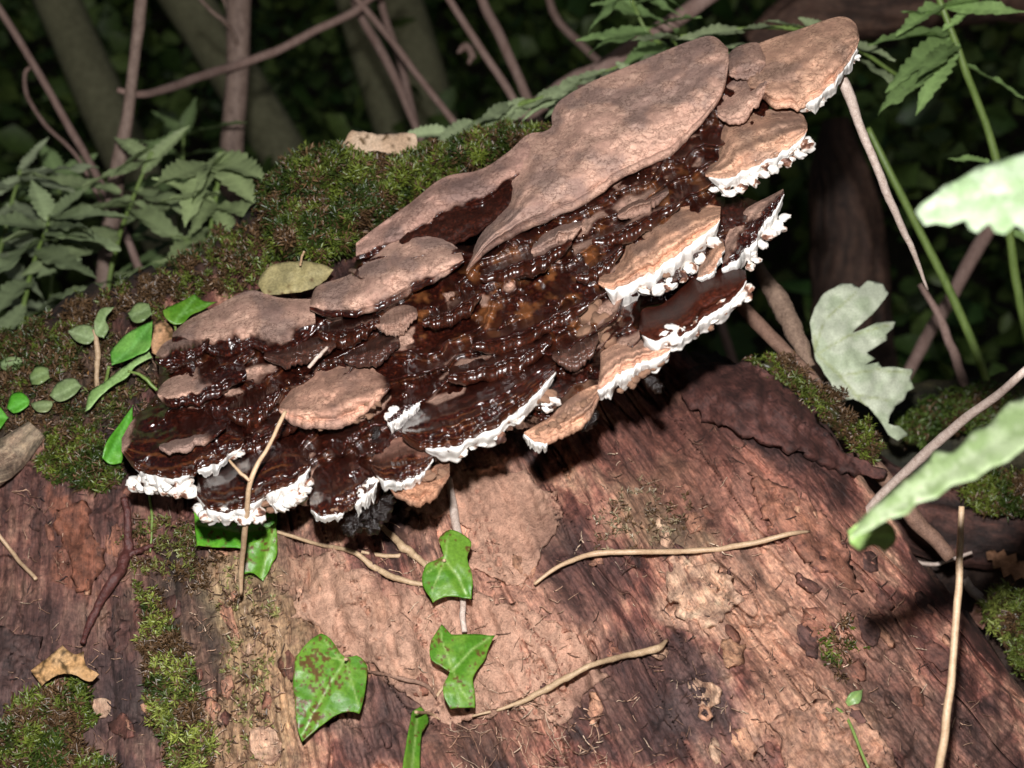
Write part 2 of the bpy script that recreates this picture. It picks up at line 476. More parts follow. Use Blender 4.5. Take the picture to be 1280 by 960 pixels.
def log_color(px, py):
    c, r = grain(px, py)
    wx, wy = log_zones(px, py)
    st = fbm(c / 22.0, r / 170.0, 61, 5, 0.6)
    bl = fbm(px / 55.0, py / 55.0, 62, 5, 0.6)
    fi = fbm(c / 6.0, r / 40.0, 63, 3)
    q = 0.38 * st + 0.47 * bl + 0.15 * fi + 0.022
    A = lambda *v: np.array(v)
    pal = [(0.34, A(.030, .016, .015)), (0.42, A(.075, .034, .027)), (0.49, A(.155, .060, .046)), (0.55, A(.27, .118, .085)), (0.61, A(.42, .225, .155)), (0.70, A(.52, .33, .22))]
    col = np.stack([np.interp(q, [p[0] for p in pal], [p[1][i] for p in pal]) for i in range(3)], -1)
    wet = np.clip(1.25 - q * 2.2, 0, 1)
    def zone(cx, cy, rx, ry, ang, colr, s, amt=0.7):
        nonlocal col, wet
        ca, sa = math.cos(math.radians(ang)), math.sin(math.radians(ang))
        dx, dy = wx - cx, wy - cy
        u = (dx * ca + dy * sa) / rx; v = (-dx * sa + dy * ca) / ry
        m = sst(1.15, 0.75, np.hypot(u, v)) * s
        tex = (0.62 + 0.76 * st) * (0.8 + 0.4 * fi)
        tgt = np.array(colr) * tex[..., None]
        col = col * (1 - m[..., None] * amt) + tgt * m[..., None] * amt
        wet = wet * (1 - 0.5 * m)
    tan = (.44, .25, .175)
    zone(60, 700, 150, 190, 80, (.10, .056, .048), 1, 0.6)
    zone(30, 860, 110, 140, 80, (.085, .050, .044), 1, 0.6)
    zone(95, 680, 26, 80, -20, (.24, .095, .055), 1, 0.7)
    zone(330, 840, 75, 190, 6, (.32, .225, .125), 1, 0.85)
    zone(300, 730, 55, 50, 0, (.30, .235, .13), 1, 0.7)
    zone(215, 800, 60, 130, 10, (.075, .060, .042), 1, 0.7)
    zone(150, 900, 70, 90, 0, (.05, .036, .036), 1, 0.7)
    zone(400, 720, 70, 60, 30, (.20, .105, .085), 1, 0.6)
    zone(470, 790, 150, 60, 32, (.40, .235, .155), 1, 0.85)
    zone(620, 800, 150, 100, 28, tan, 1, 0.9)
    zone(600, 650, 110, 75, 20, tan, 1, 0.9)
    zone(480, 900, 90, 50, 10, (.11, .065, .055), 1, 0.75)
    zone(600, 930, 90, 50, 0, (.21, .11, .075), 1, 0.6)
    zone(720, 710, 60, 75, -40, (.085, .042, .036), 1, 0.75)
    zone(810, 870, 100, 80, 30, (.075, .038, .034), 1, 0.85)
    zone(900, 900, 100, 50, 55, (.11, .075, .070), 1, 0.5)
    zone(880, 740, 70, 60, 50, (.55, .36, .25), 1, 0.75)
    zone(830, 640, 70, 60, 20, (.24, .17, .10), 1, 0.6)
    zone(870, 540, 120, 55, 35, (.11, .042, .030), 1, 0.8)
    zone(990, 520, 110, 55, 20, (.060, .026, .022), 1, 0.9)
    zone(1000, 650, 140, 40, 45, (.33, .15, .105), 1, 0.7)
    zone(1000, 820, 150, 60, 45, (.38, .22, .145), 1, 0.6)
    zone(960, 740, 90, 60, 30, (.40, .235, .16), 1, 0.7)
    zone(1080, 780, 80, 40, 45, (.36, .20, .14), 1, 0.6)
    zone(900, 620, 80, 45, 20, (.34, .17, .12), 1, 0.6)
    zone(1010, 900, 90, 50, 40, (.44, .27, .18), 1, 0.7)
    zone(1160, 900, 140, 50, 45, (.20, .11, .08), 1, 0.6)
    zone(1230, 920, 100, 40, 45, (.07, .04, .036), 1, 0.6)
    zone(760, 560, 150, 45, 25, (.16, .065, .045), 1, 0.6)
    zone(200, 330, 220, 45, -25, (.045, .030, .022), 1, 0.8)
    zone(60, 480, 160, 70, -20, (.045, .038, .020), 1, 0.8)
    return np.clip(col, 0.006, 0.62), np.clip(wet, 0, 1)

pxs = np.r_[np.linspace(-900, -60, 60, endpoint=False), np.arange(-60, 1345, 2.0), np.linspace(1345, 2000, 50)]
tv = np.r_[np.linspace(0, 0.06, 30, endpoint=False), np.linspace(0.06, 0.80, 370, endpoint=False), np.linspace(0.80, 1.0, 40)]
PX, T = np.meshgrid(pxs, tv)
RY, RD = ridge(PX)
PY = RY + T * (YB - RY)
LD = log_depth(PX, PY)
front = P(PX, PY, LD)
lc, lw = log_color(PX, PY)
# behind the ridge the log curves away and down to the ground; in front it goes down to the ground too
rows_b, rows_f = [], []
for k in range(18, 0, -1):
    a = k / 18.0 * math.pi * 0.62
    off = np.zeros_like(front[0]); off[:, 1] = 0.36 * math.sin(a); off[:, 2] = -0.50 * (1 - math.cos(a))
    nn = (fbm(pxs / 60.0, pxs * 0 + k * 0.9, 71) - 0.5) * 0.04
    rows_b.append(front[0] + off + np.stack([nn * 0, nn, nn], -1))
for k in range(1, 15):
    f = k / 14.0
    q = front[-1].copy()
    q[:, 2] = q[:, 2] * (1 - f) - 0.06 * f; q[:, 1] += 0.10 * f * f + (fbm(pxs / 60.0, pxs * 0 + k, 72) - 0.5) * 0.03
    rows_f.append(q)
allv = np.concatenate([np.array(rows_b), front, np.array(rows_f)], 0)
cb_ = np.repeat(lc[:1], 18, 0) * 0.6 + np.array([.03, .035, .015]) * 0.4; cf_ = np.repeat(lc[-1:], 14, 0)
cols = np.concatenate([cb_, lc, cf_], 0); wets = np.concatenate([np.repeat(lw[:1], 18, 0), lw, np.repeat(lw[-1:], 14, 0)], 0)
GC, GR = grain(np.concatenate([np.repeat(PX[:1], 18, 0), PX, np.repeat(PX[-1:], 14, 0)], 0), np.concatenate([PY[:1] - np.arange(18, 0, -1)[:, None] * 22, PY, PY[-1:] + np.arange(1, 15)[:, None] * 30], 0))
log = empty('fallen_log', (0.0, 0.85, 0.0))
tag(log, 'rotting fallen log with flaking brown wood carrying the bracket fungus', 'log')
link('wood', make_mesh('wood', allv.reshape(-1, 3), grid_faces(allv.shape[0], allv.shape[1]), M['log'], True, cols.reshape(-1, 3), {'wet': wets.ravel(), 'gc': GC.ravel(), 'gr': GR.ravel()}), log)

def jag(poly, amp, step=6, seed=1):
    """densify a closed outline and roughen it"""
    out = []
    n = len(poly)
    for i in range(n):
        a = np.array(poly[i], float); b2 = np.array(poly[(i + 1) % n], float)
        k = max(1, int(np.hypot(*(b2 - a)) / step))
        for j in range(k):
            p = a + (b2 - a) * j / k
            p = p + (np.array([fbm(p[0] / 19.0, p[1] / 19.0, seed, 4, 0.65), fbm(p[0] / 19.0, p[1] / 19.0, seed + 3, 4, 0.65)]) - 0.5) * 3.2 * amp
            out.append((float(p[0]), float(p[1])))
    return out

def sheet(name, outline, depth_fn, color_fn, mat, parent=None, spacing=6, thick=0.0012, amp=0.0, step=6, wetv=0.2, seed=1):
    """a thin solid sheet with the given outline, its depth and colour from functions of the pixel position"""
    ol = jag(outline, amp, step, seed) if amp else jag(outline, 0, step, seed)
    oa = np.array(ol)
    x0, y0 = oa.min(0); x1, y1 = oa.max(0)
    gx_, gy_ = np.meshgrid(np.arange(x0, x1, spacing), np.arange(y0, y1, spacing))
    gx_ = gx_ + (rng.random(gx_.shape) - 0.5) * spacing * 0.4; gy_ = gy_ + (rng.random(gy_.shape) - 0.5) * spacing * 0.4
    sd = sdpoly(gx_, gy_, ol)
    ip = np.stack([gx_[sd > spacing * 0.45], gy_[sd > spacing * 0.45]], -1)
    pts = [Vector(p) for p in ol] + [Vector(p) for p in ip.tolist()]
    n = len(ol)
    vs, es, fs, *_ = delaunay_2d_cdt(pts, [(i, (i + 1) % n) for i in range(n)], [list(range(n))], 1, 1e-4)
    v2 = np.array([tuple(v) for v in vs])
    d = depth_fn(v2[:, 0], v2[:, 1])
    w = P(v2[:, 0], v2[:, 1], d)
    # face the camera
    fs2 = []
    for f in fs:
        a, b2, c2 = (v2[i] for i in f[:3])
        cr = (b2[0] - a[0]) * (c2[1] - a[1]) - (b2[1] - a[1]) * (c2[0] - a[0])
        fs2.append(tuple(f) if cr < 0 else tuple(reversed(f)))
    cols_ = color_fn(v2[:, 0], v2[:, 1])
    gc_, gr_ = grain(v2[:, 0], v2[:, 1])
    me = make_mesh(name, w, fs2, mat, True, cols_, {'wet': np.full(len(v2), wetv), 'gc': gc_, 'gr': gr_})
    o = link(name, me, parent)
    md = o.modifiers.new('thickness', 'SOLIDIFY'); md.thickness = thick; md.offset = -1
    return o

def plate(outline, lift, seed, amp=5, curl=0.0):
    def dep(x, y):
        sd = sdpoly(x, y, outline)
        return log_depth(x, y) - lift - curl * sst(25, 0, sd) + (fbm(x / 30.0, y / 30.0, seed) - 0.5) * 0.004
    def colf(x, y):
        c, _ = log_color(x, y)
        tex = 0.7 + 0.6 * fbm(x / 14.0, y / 14.0, seed + 2)
        dusty = (0.25 + 0.55 * sst(0.35, 0.6, fbm(x / 45.0, y / 45.0, seed + 5, 4)))[:, None]
        return np.clip(c * (1 - dusty) + np.array([.46, .275, .195]) * dusty * tex[:, None], 0, 0.6)
    return sheet('bark_plate', outline, dep, colf, M['powder'], log, 4, 0.003, amp, 4, 0.05, seed)
plate(TANP1, 0.003, 91, 6, 0.001)
plate(TANP2, 0.002, 92, 9, 0.0008)
def dplate(outline, lift, seed, colr, amp=5, curl=0.002):
    def dep(x, y):
        sd = sdpoly(x, y, outline)
        return log_depth(x, y) - lift - curl * sst(20, 0, sd) - (fbm(x / 16.0, y / 16.0, seed + 6, 4) - 0.5) * 0.010 * sst(0, 10, sd)
    def colf(x, y):
        tex = 0.15 + 1.75 * fbm(x / 13.0, y / 13.0, seed + 2, 5, 0.65)
        return np.clip(np.array(colr) * tex[:, None], 0, 0.6)
    return sheet('bark_plate', outline, dep, colf, M['log'], log, 5, 0.005, amp, 5, 0.35, seed)
dplate([(840, 470), (890, 452), (950, 460), (1010, 505), (1050, 560), (1105, 592), (1100, 600), (1040, 580), (985, 556), (930, 545), (880, 520)], 0.012, 93, (.085, .034, .027), 5, 0.004)
dplate([(70, 640), (100, 625), (115, 660), (125, 715), (105, 740), (88, 700)], 0.004, 94, (.21, .085, .05), 5)
dplate([(900, 800), (935, 805), (930, 830), (905, 835)], 0.004, 96, (.42, .24, .14), 4)
dplate([(840, 690), (905, 715), (925, 760), (880, 785), (835, 745)], 0.004, 97, (.50, .33, .225), 8)
dplate([(0, 780), (45, 800), (60, 880), (30, 960), (-20, 960), (-20, 800)], 0.006, 98, (.085, .05, .044), 6)
dplate([(940, 590), (1010, 620), (1060, 690), (1075, 740), (1010, 700), (960, 650)], 0.004, 100, (.30, .14, .09), 8)
dplate([(960, 900), (1040, 880), (1110, 930), (1130, 990), (1000, 990)], 0.004, 101, (.36, .21, .14), 8)

# small flakes of bark and wood still clinging to the log
fr = random.Random(4)
FLAKE = [(.42, .24, .15), (.30, .14, .09), (.14, .062, .046), (.50, .34, .23), (.20, .09, .06), (.11, .055, .045), (.36, .19, .12)]
for i in range(110):
    x = fr.uniform(10, 1190); y = fr.uniform(600, 950)
    if y < float(ridge(np.array(x))[0]) + 40 or (240 < x < 640 and y < 640): continue
    if 430 < x < 760 and fr.random() < 0.7: continue
    cg, rg = math.atan2(y + 300, x - 150), 0
    L = fr.uniform(7, 26); W = L * fr.uniform(0.3, 0.8)
    ca, sa = math.cos(cg + fr.uniform(-.4, .4)), math.sin(cg + fr.uniform(-.4, .4))
    ol = []
    for k in range(9):
        t = k / 9 * 2 * math.pi; rr_ = fr.uniform(0.6, 1.1)
        ol.append((x + (math.cos(t) * L * ca - math.sin(t) * W * sa) * rr_, y + (math.cos(t) * L * sa + math.sin(t) * W * ca) * rr_))
    colr = FLAKE[fr.randrange(len(FLAKE))]
    lift = fr.uniform(0.0008, 0.0035); tl = fr.uniform(-0.0002, 0.0002)
    o = sheet('bark_flake', ol, lambda xx, yy: log_depth(xx, yy) - lift + tl * (xx - x), lambda xx, yy: np.clip(np.array(colr) * (0.55 + 0.9 * fbm(xx / 8.0, yy / 8.0, 960 + i, 2))[:, None], 0, .6), M['log'], log, 6, 0.0022, 2.0, 4, 0.3, 970 + i)

# ------------------------------------------------------------------ the bracket fungus
PXM = 0.0005                                        # metres per pixel at the fungus
def qof(x, y): return (np.asarray(x, float) - 640) * 0.454 + (np.asarray(y, float) - 300) * 0.891
def aof(x, y): return (np.asarray(x, float) - 640) * 0.891 - (np.asarray(y, float) - 300) * 0.454
def denv(x, y): return 0.785 - 0.00050 * qof(x, y)

fungus = empty('bracket_fungus', P(500.0, 620.0, 0.80))
tag(fungus, 'large tiered bracket fungus, dusty brown and lacquered dark, white edged, on the log', 'fungus')

MASS = [(168, 570), (160, 535), (198, 485), (192, 440), (220, 412), (310, 380), (390, 380), (450, 318), (560, 296), (600, 306), (700, 225), (860, 120), (905, 70), (955, 62), (975, 110), (965, 150),
        (900, 215), (912, 245), (960, 250), (955, 280), (905, 330), (915, 345), (800, 385), (812, 440), (752, 452), (752, 498), (690, 530), (560, 552), (545, 580), (480, 595), (472, 632),
        (390, 632), (330, 620), (250, 610), (235, 590)]
st_ = 1.5
mx, my = np.meshgrid(np.arange(140, 1000, st_), np.arange(40, 660, st_))
jx = mx + (fbm(mx / 18.0, my / 18.0, 111) - 0.5) * 18; jy = my + (fbm(mx / 18.0, my / 18.0, 112) - 0.5) * 18
sd = sdpoly(jx, jy, MASS)
inside = sd > 0
def mass_relief(x, y):
    q = qof(x, y); a = aof(x, y)
    w = (fbm(a / 120.0, q / 70.0, 121, 3) - 0.5) * 2.4
    w2 = (fbm(a / 26.0, q / 26.0, 128, 3) - 0.5) * 0.7
    t = q / 34.0 + w + w2; ft = t - np.floor(t)
    cell = np.floor(t)
    amp = 0.55 + 1.1 * vnoise(a / 60.0 + cell * 7.3, cell * 3.1, 122)
    saw = np.where(ft < 0.74, (ft / 0.74) ** 1.5, 0.5 + 0.5 * np.cos(np.clip((ft - 0.74) / 0.26, 0, 1) * math.pi))
    rel = saw * 0.0135 * amp
    knob = np.clip(sst(0.36, 0.6, fbm(x / 60.0, y / 60.0, 123, 3)), 0, 1)
    f1, f2, idv = worley(aof(x, y) / 20.0 + (fbm(x / 14., y / 14., 124) - .5) * 1.3, qof(x, y) / 10.0, 125)
    rel = rel + knob * np.sqrt(np.clip(1 - (f1 / 0.72) ** 2, 0, 1)) * (0.0010 + 0.0040 * idv)
    rel = rel + (fbm(x / 30.0, y / 24.0, 126, 3) - 0.5) * 0.014 + (fbm(x / 16.0, y / 9.0, 127, 2) - 0.5) * 0.0050
    return rel, ft, knob, amp
rel, ft, knob, amp_ = mass_relief(mx, my)
dm = denv(mx, my) + 0.012 - rel + 0.045 * sst(16, 0, sd) ** 1.6
idx = -np.ones(mx.shape, int)
idx[inside] = np.arange(inside.sum())
v = P(mx[inside], my[inside], dm[inside])
a0, a1, a2, a3 = idx[:-1, :-1], idx[:-1, 1:], idx[1:, 1:], idx[1:, :-1]
ok = (a0 >= 0) & (a1 >= 0) & (a2 >= 0) & (a3 >= 0)
f = np.stack([a0[ok], a3[ok], a2[ok], a1[ok]], -1)
# dust lies on flat tops in some places; wet elsewhere
dustn = fbm(aof(mx, my) / 50.0, qof(mx, my) / 26.0, 131, 4)
dustmask = sst(0.60, 0.64, dustn) * sst(0.15, 0.35, ft) * (1 - sst(0.62, 0.74, ft))
dustmask = np.maximum(dustmask, sst(0.47, 0.52, fbm(mx / 34., my / 30., 132) ) * sdpoly(mx, my, [(200, 400), (320, 370), (400, 380), (385, 420), (300, 430), (240, 440)]).clip(0, 12) / 12)
amber = sst(0.50, 0.70, fbm(mx / 16.0, my / 12.0, 133)) * 0.50 * sst(-1, 10, sdpoly(mx, my, [(420, 360), (560, 340), (700, 280), (860, 200), (900, 240), (760, 330), (740, 420), (620, 430), (500, 430)]))
amber = amber + 0.15 * sst(0.80, 0.95, ft)
wetm = 1 - dustmask
me = make_mesh('wet_crust', v, f, M['crust'], True, np.ones((len(v), 3)), {'wet': wetm[inside], 'amber': amber[inside].clip(0, 1)})
# skirt: run the rim back into the log so the mass is a body, not a sheet
bm = bmesh.new(); bm.from_mesh(me)
rim = [e for e in bm.edges if e.is_boundary]
ex = bmesh.ops.extrude_edge_only(bm, edges=rim)
cen = Vector(P(560.0, 430.0, 0.95))
for vv in ex['geom']:
    if isinstance(vv, bmesh.types.BMVert):
        dirv = (vv.co - Vector(CAM)).normalized()
        vv.co = vv.co + dirv * 0.13 + (cen - vv.co) * 0.12
bm.to_mesh(me); bm.free()
me.polygons.foreach_set('use_smooth', np.ones(len(me.polygons), bool))
mass = link('wet_crust', me, fungus)

def lines(pts, n): return catmull(pts, n)

def blob_mesh(name, seed, mat, sub=2, amp=0.35, fr=1.3):
    bm = bmesh.new()
    bmesh.ops.create_icosphere(bm, subdivisions=sub, radius=1.0)
    for vv in bm.verts:
        c = vv.co
        nse = fbm(np.array(c.x * fr + seed), np.array(c.y * fr + c.z * fr * 1.6), 200 + seed, 3)
        vv.co = c * (1 - amp + 2 * amp * float(nse))
    me = bpy.data.meshes.new(name); bm.to_mesh(me); bm.free()
    me.polygons.foreach_set('use_smooth', np.ones(len(me.polygons), bool))
    me.materials.append(mat)
    return me
NOD = [blob_mesh('pore_nodule', s, M['nodule'], 3, 0.50, 1.7) for s in range(8)]
BROWN = [blob_mesh('brown_nodule', s + 20, M['brownpore'], 3, 0.4) for s in range(4)]
MOVES = Matrix.Identity(4)

def put_blob(mesh, name, x, y, d, rx, ry, rz, parent, rnd):
    o = bpy.data.objects.new(name, mesh); COL.objects.link(o)
    o.parent = parent
    loc = P(float(x), float(y), float(d))
    o.location = [float(c) for c in loc]
    o.scale = (rx * PXM, rz * PXM, ry * PXM)
    o.rotation_euler = (rnd.uniform(-.4, .4), rnd.uniform(-.6, .6), rnd.uniform(0, 6.28))
    if parent == fungus: o.matrix_parent_inverse = Matrix.Translation(-fungus.location)
    return o

def cap(label, front_, back_, prot=0.014, k=1.15, lip=9, bulge=0.006, wet=0.0, white=None, ridges=3.0, seed=0, shade=1.0, n=90, m=34, wetfn=None, rough=1.0, tone=(1, 1, 1), amberf=0.0, nod=None, brown=None, off=0.0, sink=0.008, knob=1.0, bands=0.0, lipk=1.3):
    """one shelf: crust on top, a rounded lip, an underside running back into the mass.
    front_/back_ are its margin and its line of attachment; k sets how far it stands out for its width"""
    rnd = random.Random(seed)
    Fp = lines(front_, n); Bp = lines(back_, n)
    u = np.linspace(0, 1, n)
    fade = np.sqrt(np.clip(np.sin(np.pi * np.clip(u, 0.004, 0.996)), 0, 1))
    # uneven margin
    wob = (fbm(u * 9 + seed, u * 0, 300 + seed, 3) - 0.5)
    wob = wob + 0.5 * (fbm(u * 26 + seed, u * 0, 305 + seed, 2) - 0.5)
    Fp = Fp + np.stack([wob * 3.0, wob * 8.0], -1) * fade[:, None]
    df = denv(Fp[:, 0], Fp[:, 1]) - prot + off
    kk = np.ones(5) / 5
    df = np.convolve(np.pad(df, 2, mode='edge'), kk, 'valid')
    dist = np.hypot(*(Fp - Bp).T)
    db = df + dist * PXM * k
    if sink: db = np.maximum(db, denv(Bp[:, 0], Bp[:, 1]) + sink)
    lipu = lip * lipk * (0.25 + 0.75 * fade) * (0.8 + 0.4 * vnoise(u * 7 + seed, u * 0, 310 + seed))
    rows_x, rows_y, rows_d, rows_w, rows_a, rows_c = [], [], [], [], [], []
    bandc = [np.ones(n)]
    def add(x, y, d, w, a): rows_x.append(x); rows_y.append(y); rows_d.append(d); rows_w.append(w); rows_a.append(a)
    one = np.ones(n)
    wv = lambda x, y, vv: (wetfn(x, y, u, vv) if wetfn else one * wet)
    add(Bp[:, 0], Bp[:, 1] + 5, db + 0.05, one * wet, one * 0)
    for j in range(m):
        vv = j / (m - 1.0)
        x = Bp[:, 0] + (Fp[:, 0] - Bp[:, 0]) * vv; y = Bp[:, 1] + (Fp[:, 1] - Bp[:, 1]) * vv
        d = db + (df - db) * vv
        d = d - bulge * fade * 1.25 * math.sin(math.pi * vv ** 1.3)
        roll = lipu * PXM * 1.5 * max(0.0, (vv - 0.74) / 0.26) ** 2.2
        d = d + roll * 0.55
        warp = (fbm(x / 40.0, y / 40.0, 320 + seed) - 0.5) * 0.55
        d = d - rough * 0.0016 * ridges / 3 * np.sin(2 * math.pi * (vv * ridges + warp)) * sst(0.15, 0.5, vv) * fade
        d = d - rough * ((fbm(x / 26.0, y / 20.0, 330 + seed, 3) - 0.5) * 0.010 + (fbm(x / 6.0, y / 5.0, 331 + seed, 3) - 0.5) * 0.0022) * sst(0, 0.15, vv)
        bandc.append(1 + bands * (0.5 * np.sin(2 * math.pi * (vv * ridges * 1.2 + warp * 1.3 + 0.3)) + 0.9 * sst(0.74, 0.84, vv + warp * 0.12) - 0.35 - 0.7 * np.exp(-((vv + warp * 0.15 - 0.70) / 0.035) ** 2)))
        d = d - rough * (fbm(x / 70.0, y / 60.0, 333 + seed, 2) - 0.5) * 0.018 * fade * sst(0, .3, vv)
        w = wv(x, y, vv)
        f1, f2, idv = worley(aof(x, y) / 21.0 + (fbm(x / 14., y / 14., 336 + seed) - .5) * 1.3, qof(x, y) / 9.5, 337 + seed)
        wk = np.clip(w, 0, 1) * knob * fade
        d = d - wk * (np.sqrt(np.clip(1 - (f1 / 0.7) ** 2, 0, 1)) * idv * 0.0048 * sst(0.45, 0.6, fbm(x / 45., y / 45., 338 + seed, 2)) + (fbm(aof(x, y) / 22.0, qof(x, y) / 8.0, 339 + seed, 2) - 0.5) * 0.0075)
        am = amberf * sst(0.55, 0.98, np.sin(2 * math.pi * (vv * ridges * 1.9 + warp * 1.6))) * sst(0.3, 0.7, vv) * sst(0.42, 0.62, fbm(aof(x, y) / 40.0, y / 9.0, 335 + seed, 3))
        add(x, y, d, w, am * one)
    last = rows_d[-1].copy(); lw_ = rows_w[-1]
    for j in range(1, 10):                                                   # lip
        th = math.pi * j / 9
        y = Fp[:, 1] + lipu * (1 - math.cos(th)) / 2
        d = last - lipu * PXM * 0.62 * math.sin(th) + lipu * PXM * 0.25 * (j / 9.0)
        add(Fp[:, 0], y, d, lw_, one * amberf * 0.25)
    for j in range(1, 7):                                                    # underside
        s = j / 6.0
        x = Fp[:, 0] + (Bp[:, 0] - Fp[:, 0]) * s * 0.5; y = Fp[:, 1] + lipu + (Bp[:, 1] - Fp[:, 1] - lipu) * s * 0.42
        d = last + lipu * PXM * 0.25 + (db + 0.05 - last) * s
        add(x, y, d, lw_, one * 0)
    X = np.array(rows_x); Y_ = np.array(rows_y); D = np.array(rows_d)
    v = P(X, Y_, D).reshape(-1, 3)
    bc = np.array(bandc + [bandc[-1]] * (X.shape[0] - len(bandc))).reshape(-1, 1)
    stain = fbm(X / 38.0, Y_ / 30.0, 345 + seed, 4).reshape(-1, 1)
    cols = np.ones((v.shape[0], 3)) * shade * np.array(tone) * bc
    cols = cols * (0.80 + 0.42 * sst(0.30, 0.62, stain)) * (1 + (np.array([-.07, -.02, .05])) * sst(0.5, 0.3, stain))
    o = link('bracket', make_mesh('bracket', v, grid_faces(X.shape[0], n)[:, ::-1].copy(), M['crust'], True, cols, {'wet': np.array(rows_w).ravel().clip(0, 1), 'amber': np.array(rows_a).ravel().clip(0, 1)}), fungus)
    if label: o['label'] = label
    # white growing margin under the lip
    for wi, (u0, u1, T0) in enumerate(white or []):
        nn = 120; uu = np.linspace(u0, u1, nn)
        fx = np.interp(uu, u, Fp[:, 0]); fy = np.interp(uu, u, Fp[:, 1]); fd = np.interp(uu, u, last); fl_ = np.interp(uu, u, lipu)
        e = (uu - u0) / (u1 - u0)
        ef = np.clip(np.sin(np.pi * np.clip(e, 0.002, 0.998)) * 2.2, 0, 1) ** 0.6
        scal = 0.62 + 0.38 * np.abs(np.sin(uu * dist.mean() * 0 + e * (12 + 5 * vnoise(np.array(seed * 1.), np.array(2.), 5)) + seed)) * 1.0
        Tw = T0 * ef * (0.45 + 1.25 * fbm(e * 6 + seed, e * 0, 340 + seed, 3)) * scal + 2.0
        R = []
        for j in range(17):
            s = j / 16.0
            y = fy + fl_ * 0.62 + Tw * s
            prof = math.sin(math.pi * min(1.0, s * 1.15 + 0.1))
            d = fd - fl_ * PXM * 0.42 - Tw * PXM * 0.30 * prof + Tw * PXM * 0.95 * s ** 1.7
            d = d - (fbm(fx / 10.0, y / 10.0, 350 + seed + wi, 2) - 0.5) * 0.0045 * (0.3 + s)
            xx = fx + (fbm(fx / 8.0, y / 8.0, 351 + seed, 2) - 0.5) * 5 * s
            R.append(P(xx, y, d))
        for j in range(1, 4):
            R.append(P(fx, fy + fl_ * 0.62 + Tw * (1 - 0.25 * j), fd + (Tw * 0.75 + 8) * PXM * (1 + j)))
        w_ = np.array(R).reshape(-1, 3)
        link('white_margin', make_mesh('white_margin', w_, grid_faces(len(R), nn)[:, ::-1].copy(), M['white']), o)
    for lst, meshes, nm in ((nod, NOD, 'pore_nodule'), (brown, BROWN, 'brown_nodule')):
        for (x, y, r_) in lst or []:
            uu = float(np.clip((x - Fp[0, 0]) / (Fp[-1, 0] - Fp[0, 0] + 1e-6), 0, 1))
            if nm == 'pore_nodule' and seed in (11, 15, 6) and rnd.random() < 0.45: continue
            r_ = r_ * (0.9 if nm == 'pore_nodule' else 0.75); y = y - 4.5
            dd = float(np.interp(uu, u, last)) + 0.003 + 0.0003 * rnd.uniform(-5, 5)
            put_blob(meshes[rnd.randrange(len(meshes))], nm, x, y, dd, r_ * rnd.uniform(1.0, 1.7), r_ * rnd.uniform(0.7, 1.2), r_ * 1.1, o, rnd)
    return o

def along(p0, p1, n, r, jit=3, seed=0, rows=1, drop=8):
    rr = random.Random(seed + 77); out = []
    for j in range(rows):
        for i in range(n):
            t = (i + 0.5 + rr.uniform(-.3, .3)) / n
            out.append((p0[0] + (p1[0] - p0[0]) * t + rr.uniform(-jit, jit) - j * 2, p0[1] + (p1[1] - p0[1]) * t + rr.uniform(-jit, jit) + j * drop, r * rr.uniform(0.7, 1.25)))
    return out

def wet_edge(t0, t1, amp=0.35, seed=0):
    return lambda x, y, u, vv: sst(t0, t1, vv + (fbm(x / 22.0, y / 22.0, 360 + seed, 3) - 0.5) * amp)

# upper plates
cap('widest plate of the fungus, smooth and dusted cocoa brown',
    [(583, 336), (600, 318), (626, 295), (666, 276), (709, 254), (746, 235), (786, 207), (826, 190), (847, 178), (869, 153), (890, 130), (905, 105), (911, 75)],
    [(586, 330), (597, 300), (612, 280), (636, 255), (640, 220), (650, 190), (660, 172), (688, 160), (690, 142), (702, 124), (742, 101), (806, 74), (860, 52), (890, 45), (910, 60)],
    0.016, 1.15, 10, 0.012, ridges=3.4, bands=0.10, seed=1, n=220, m=90, wetfn=lambda x, y, u, vv: sst(0.985, 1.02, vv + 0.05 * sst(0.35, 0.0, u) + 0 * x) * 0.6, rough=0.9)
cap('dusty lobe of the fungus beside the moss cushion',
    [(445, 322), (490, 308), (540, 282), (585, 262), (620, 240), (670, 212), (688, 190)],
    [(445, 304), (470, 284), (511, 255), (554, 222), (600, 212), (635, 190), (660, 168), (688, 165)],
    0.004, 1.1, 7, 0.008, ridges=1.0, seed=2, shade=0.80, n=140, m=46, tone=(0.95, 0.93, 0.97), off=0.012,
    wetfn=lambda x, y, u, vv: sst(0.80, 0.90, vv + (fbm(x / 20., y / 20., 400) - .5) * 0.3))
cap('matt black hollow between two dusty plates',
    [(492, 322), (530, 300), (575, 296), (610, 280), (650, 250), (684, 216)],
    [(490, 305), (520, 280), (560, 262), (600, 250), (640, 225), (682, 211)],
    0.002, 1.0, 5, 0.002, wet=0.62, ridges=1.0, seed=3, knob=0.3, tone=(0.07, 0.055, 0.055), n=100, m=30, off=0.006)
cap(None, [(387, 384), (414, 390), (454, 384), (488, 372), (521, 356), (555, 340), (580, 326)], [(388, 376), (398, 357), (437, 343), (470, 318), (500, 296), (545, 292), (575, 312)],
    0.012, 1.1, 8, 0.008, ridges=2, seed=4, n=130, m=46, wetfn=wet_edge(0.93, 1.02, 0.22, 4), shade=0.95)
cap(None, [(215, 424), (250, 428), (285, 436), (320, 428), (352, 440), (395, 410)], [(216, 416), (235, 400), (269, 383), (312, 363), (350, 372), (392, 374)],
    0.010, 1.1, 9, 0.008, ridges=1.5, seed=5, n=110, m=40, wetfn=wet_edge(0.70, 0.86, 0.6, 5), shade=0.9, off=0.006)
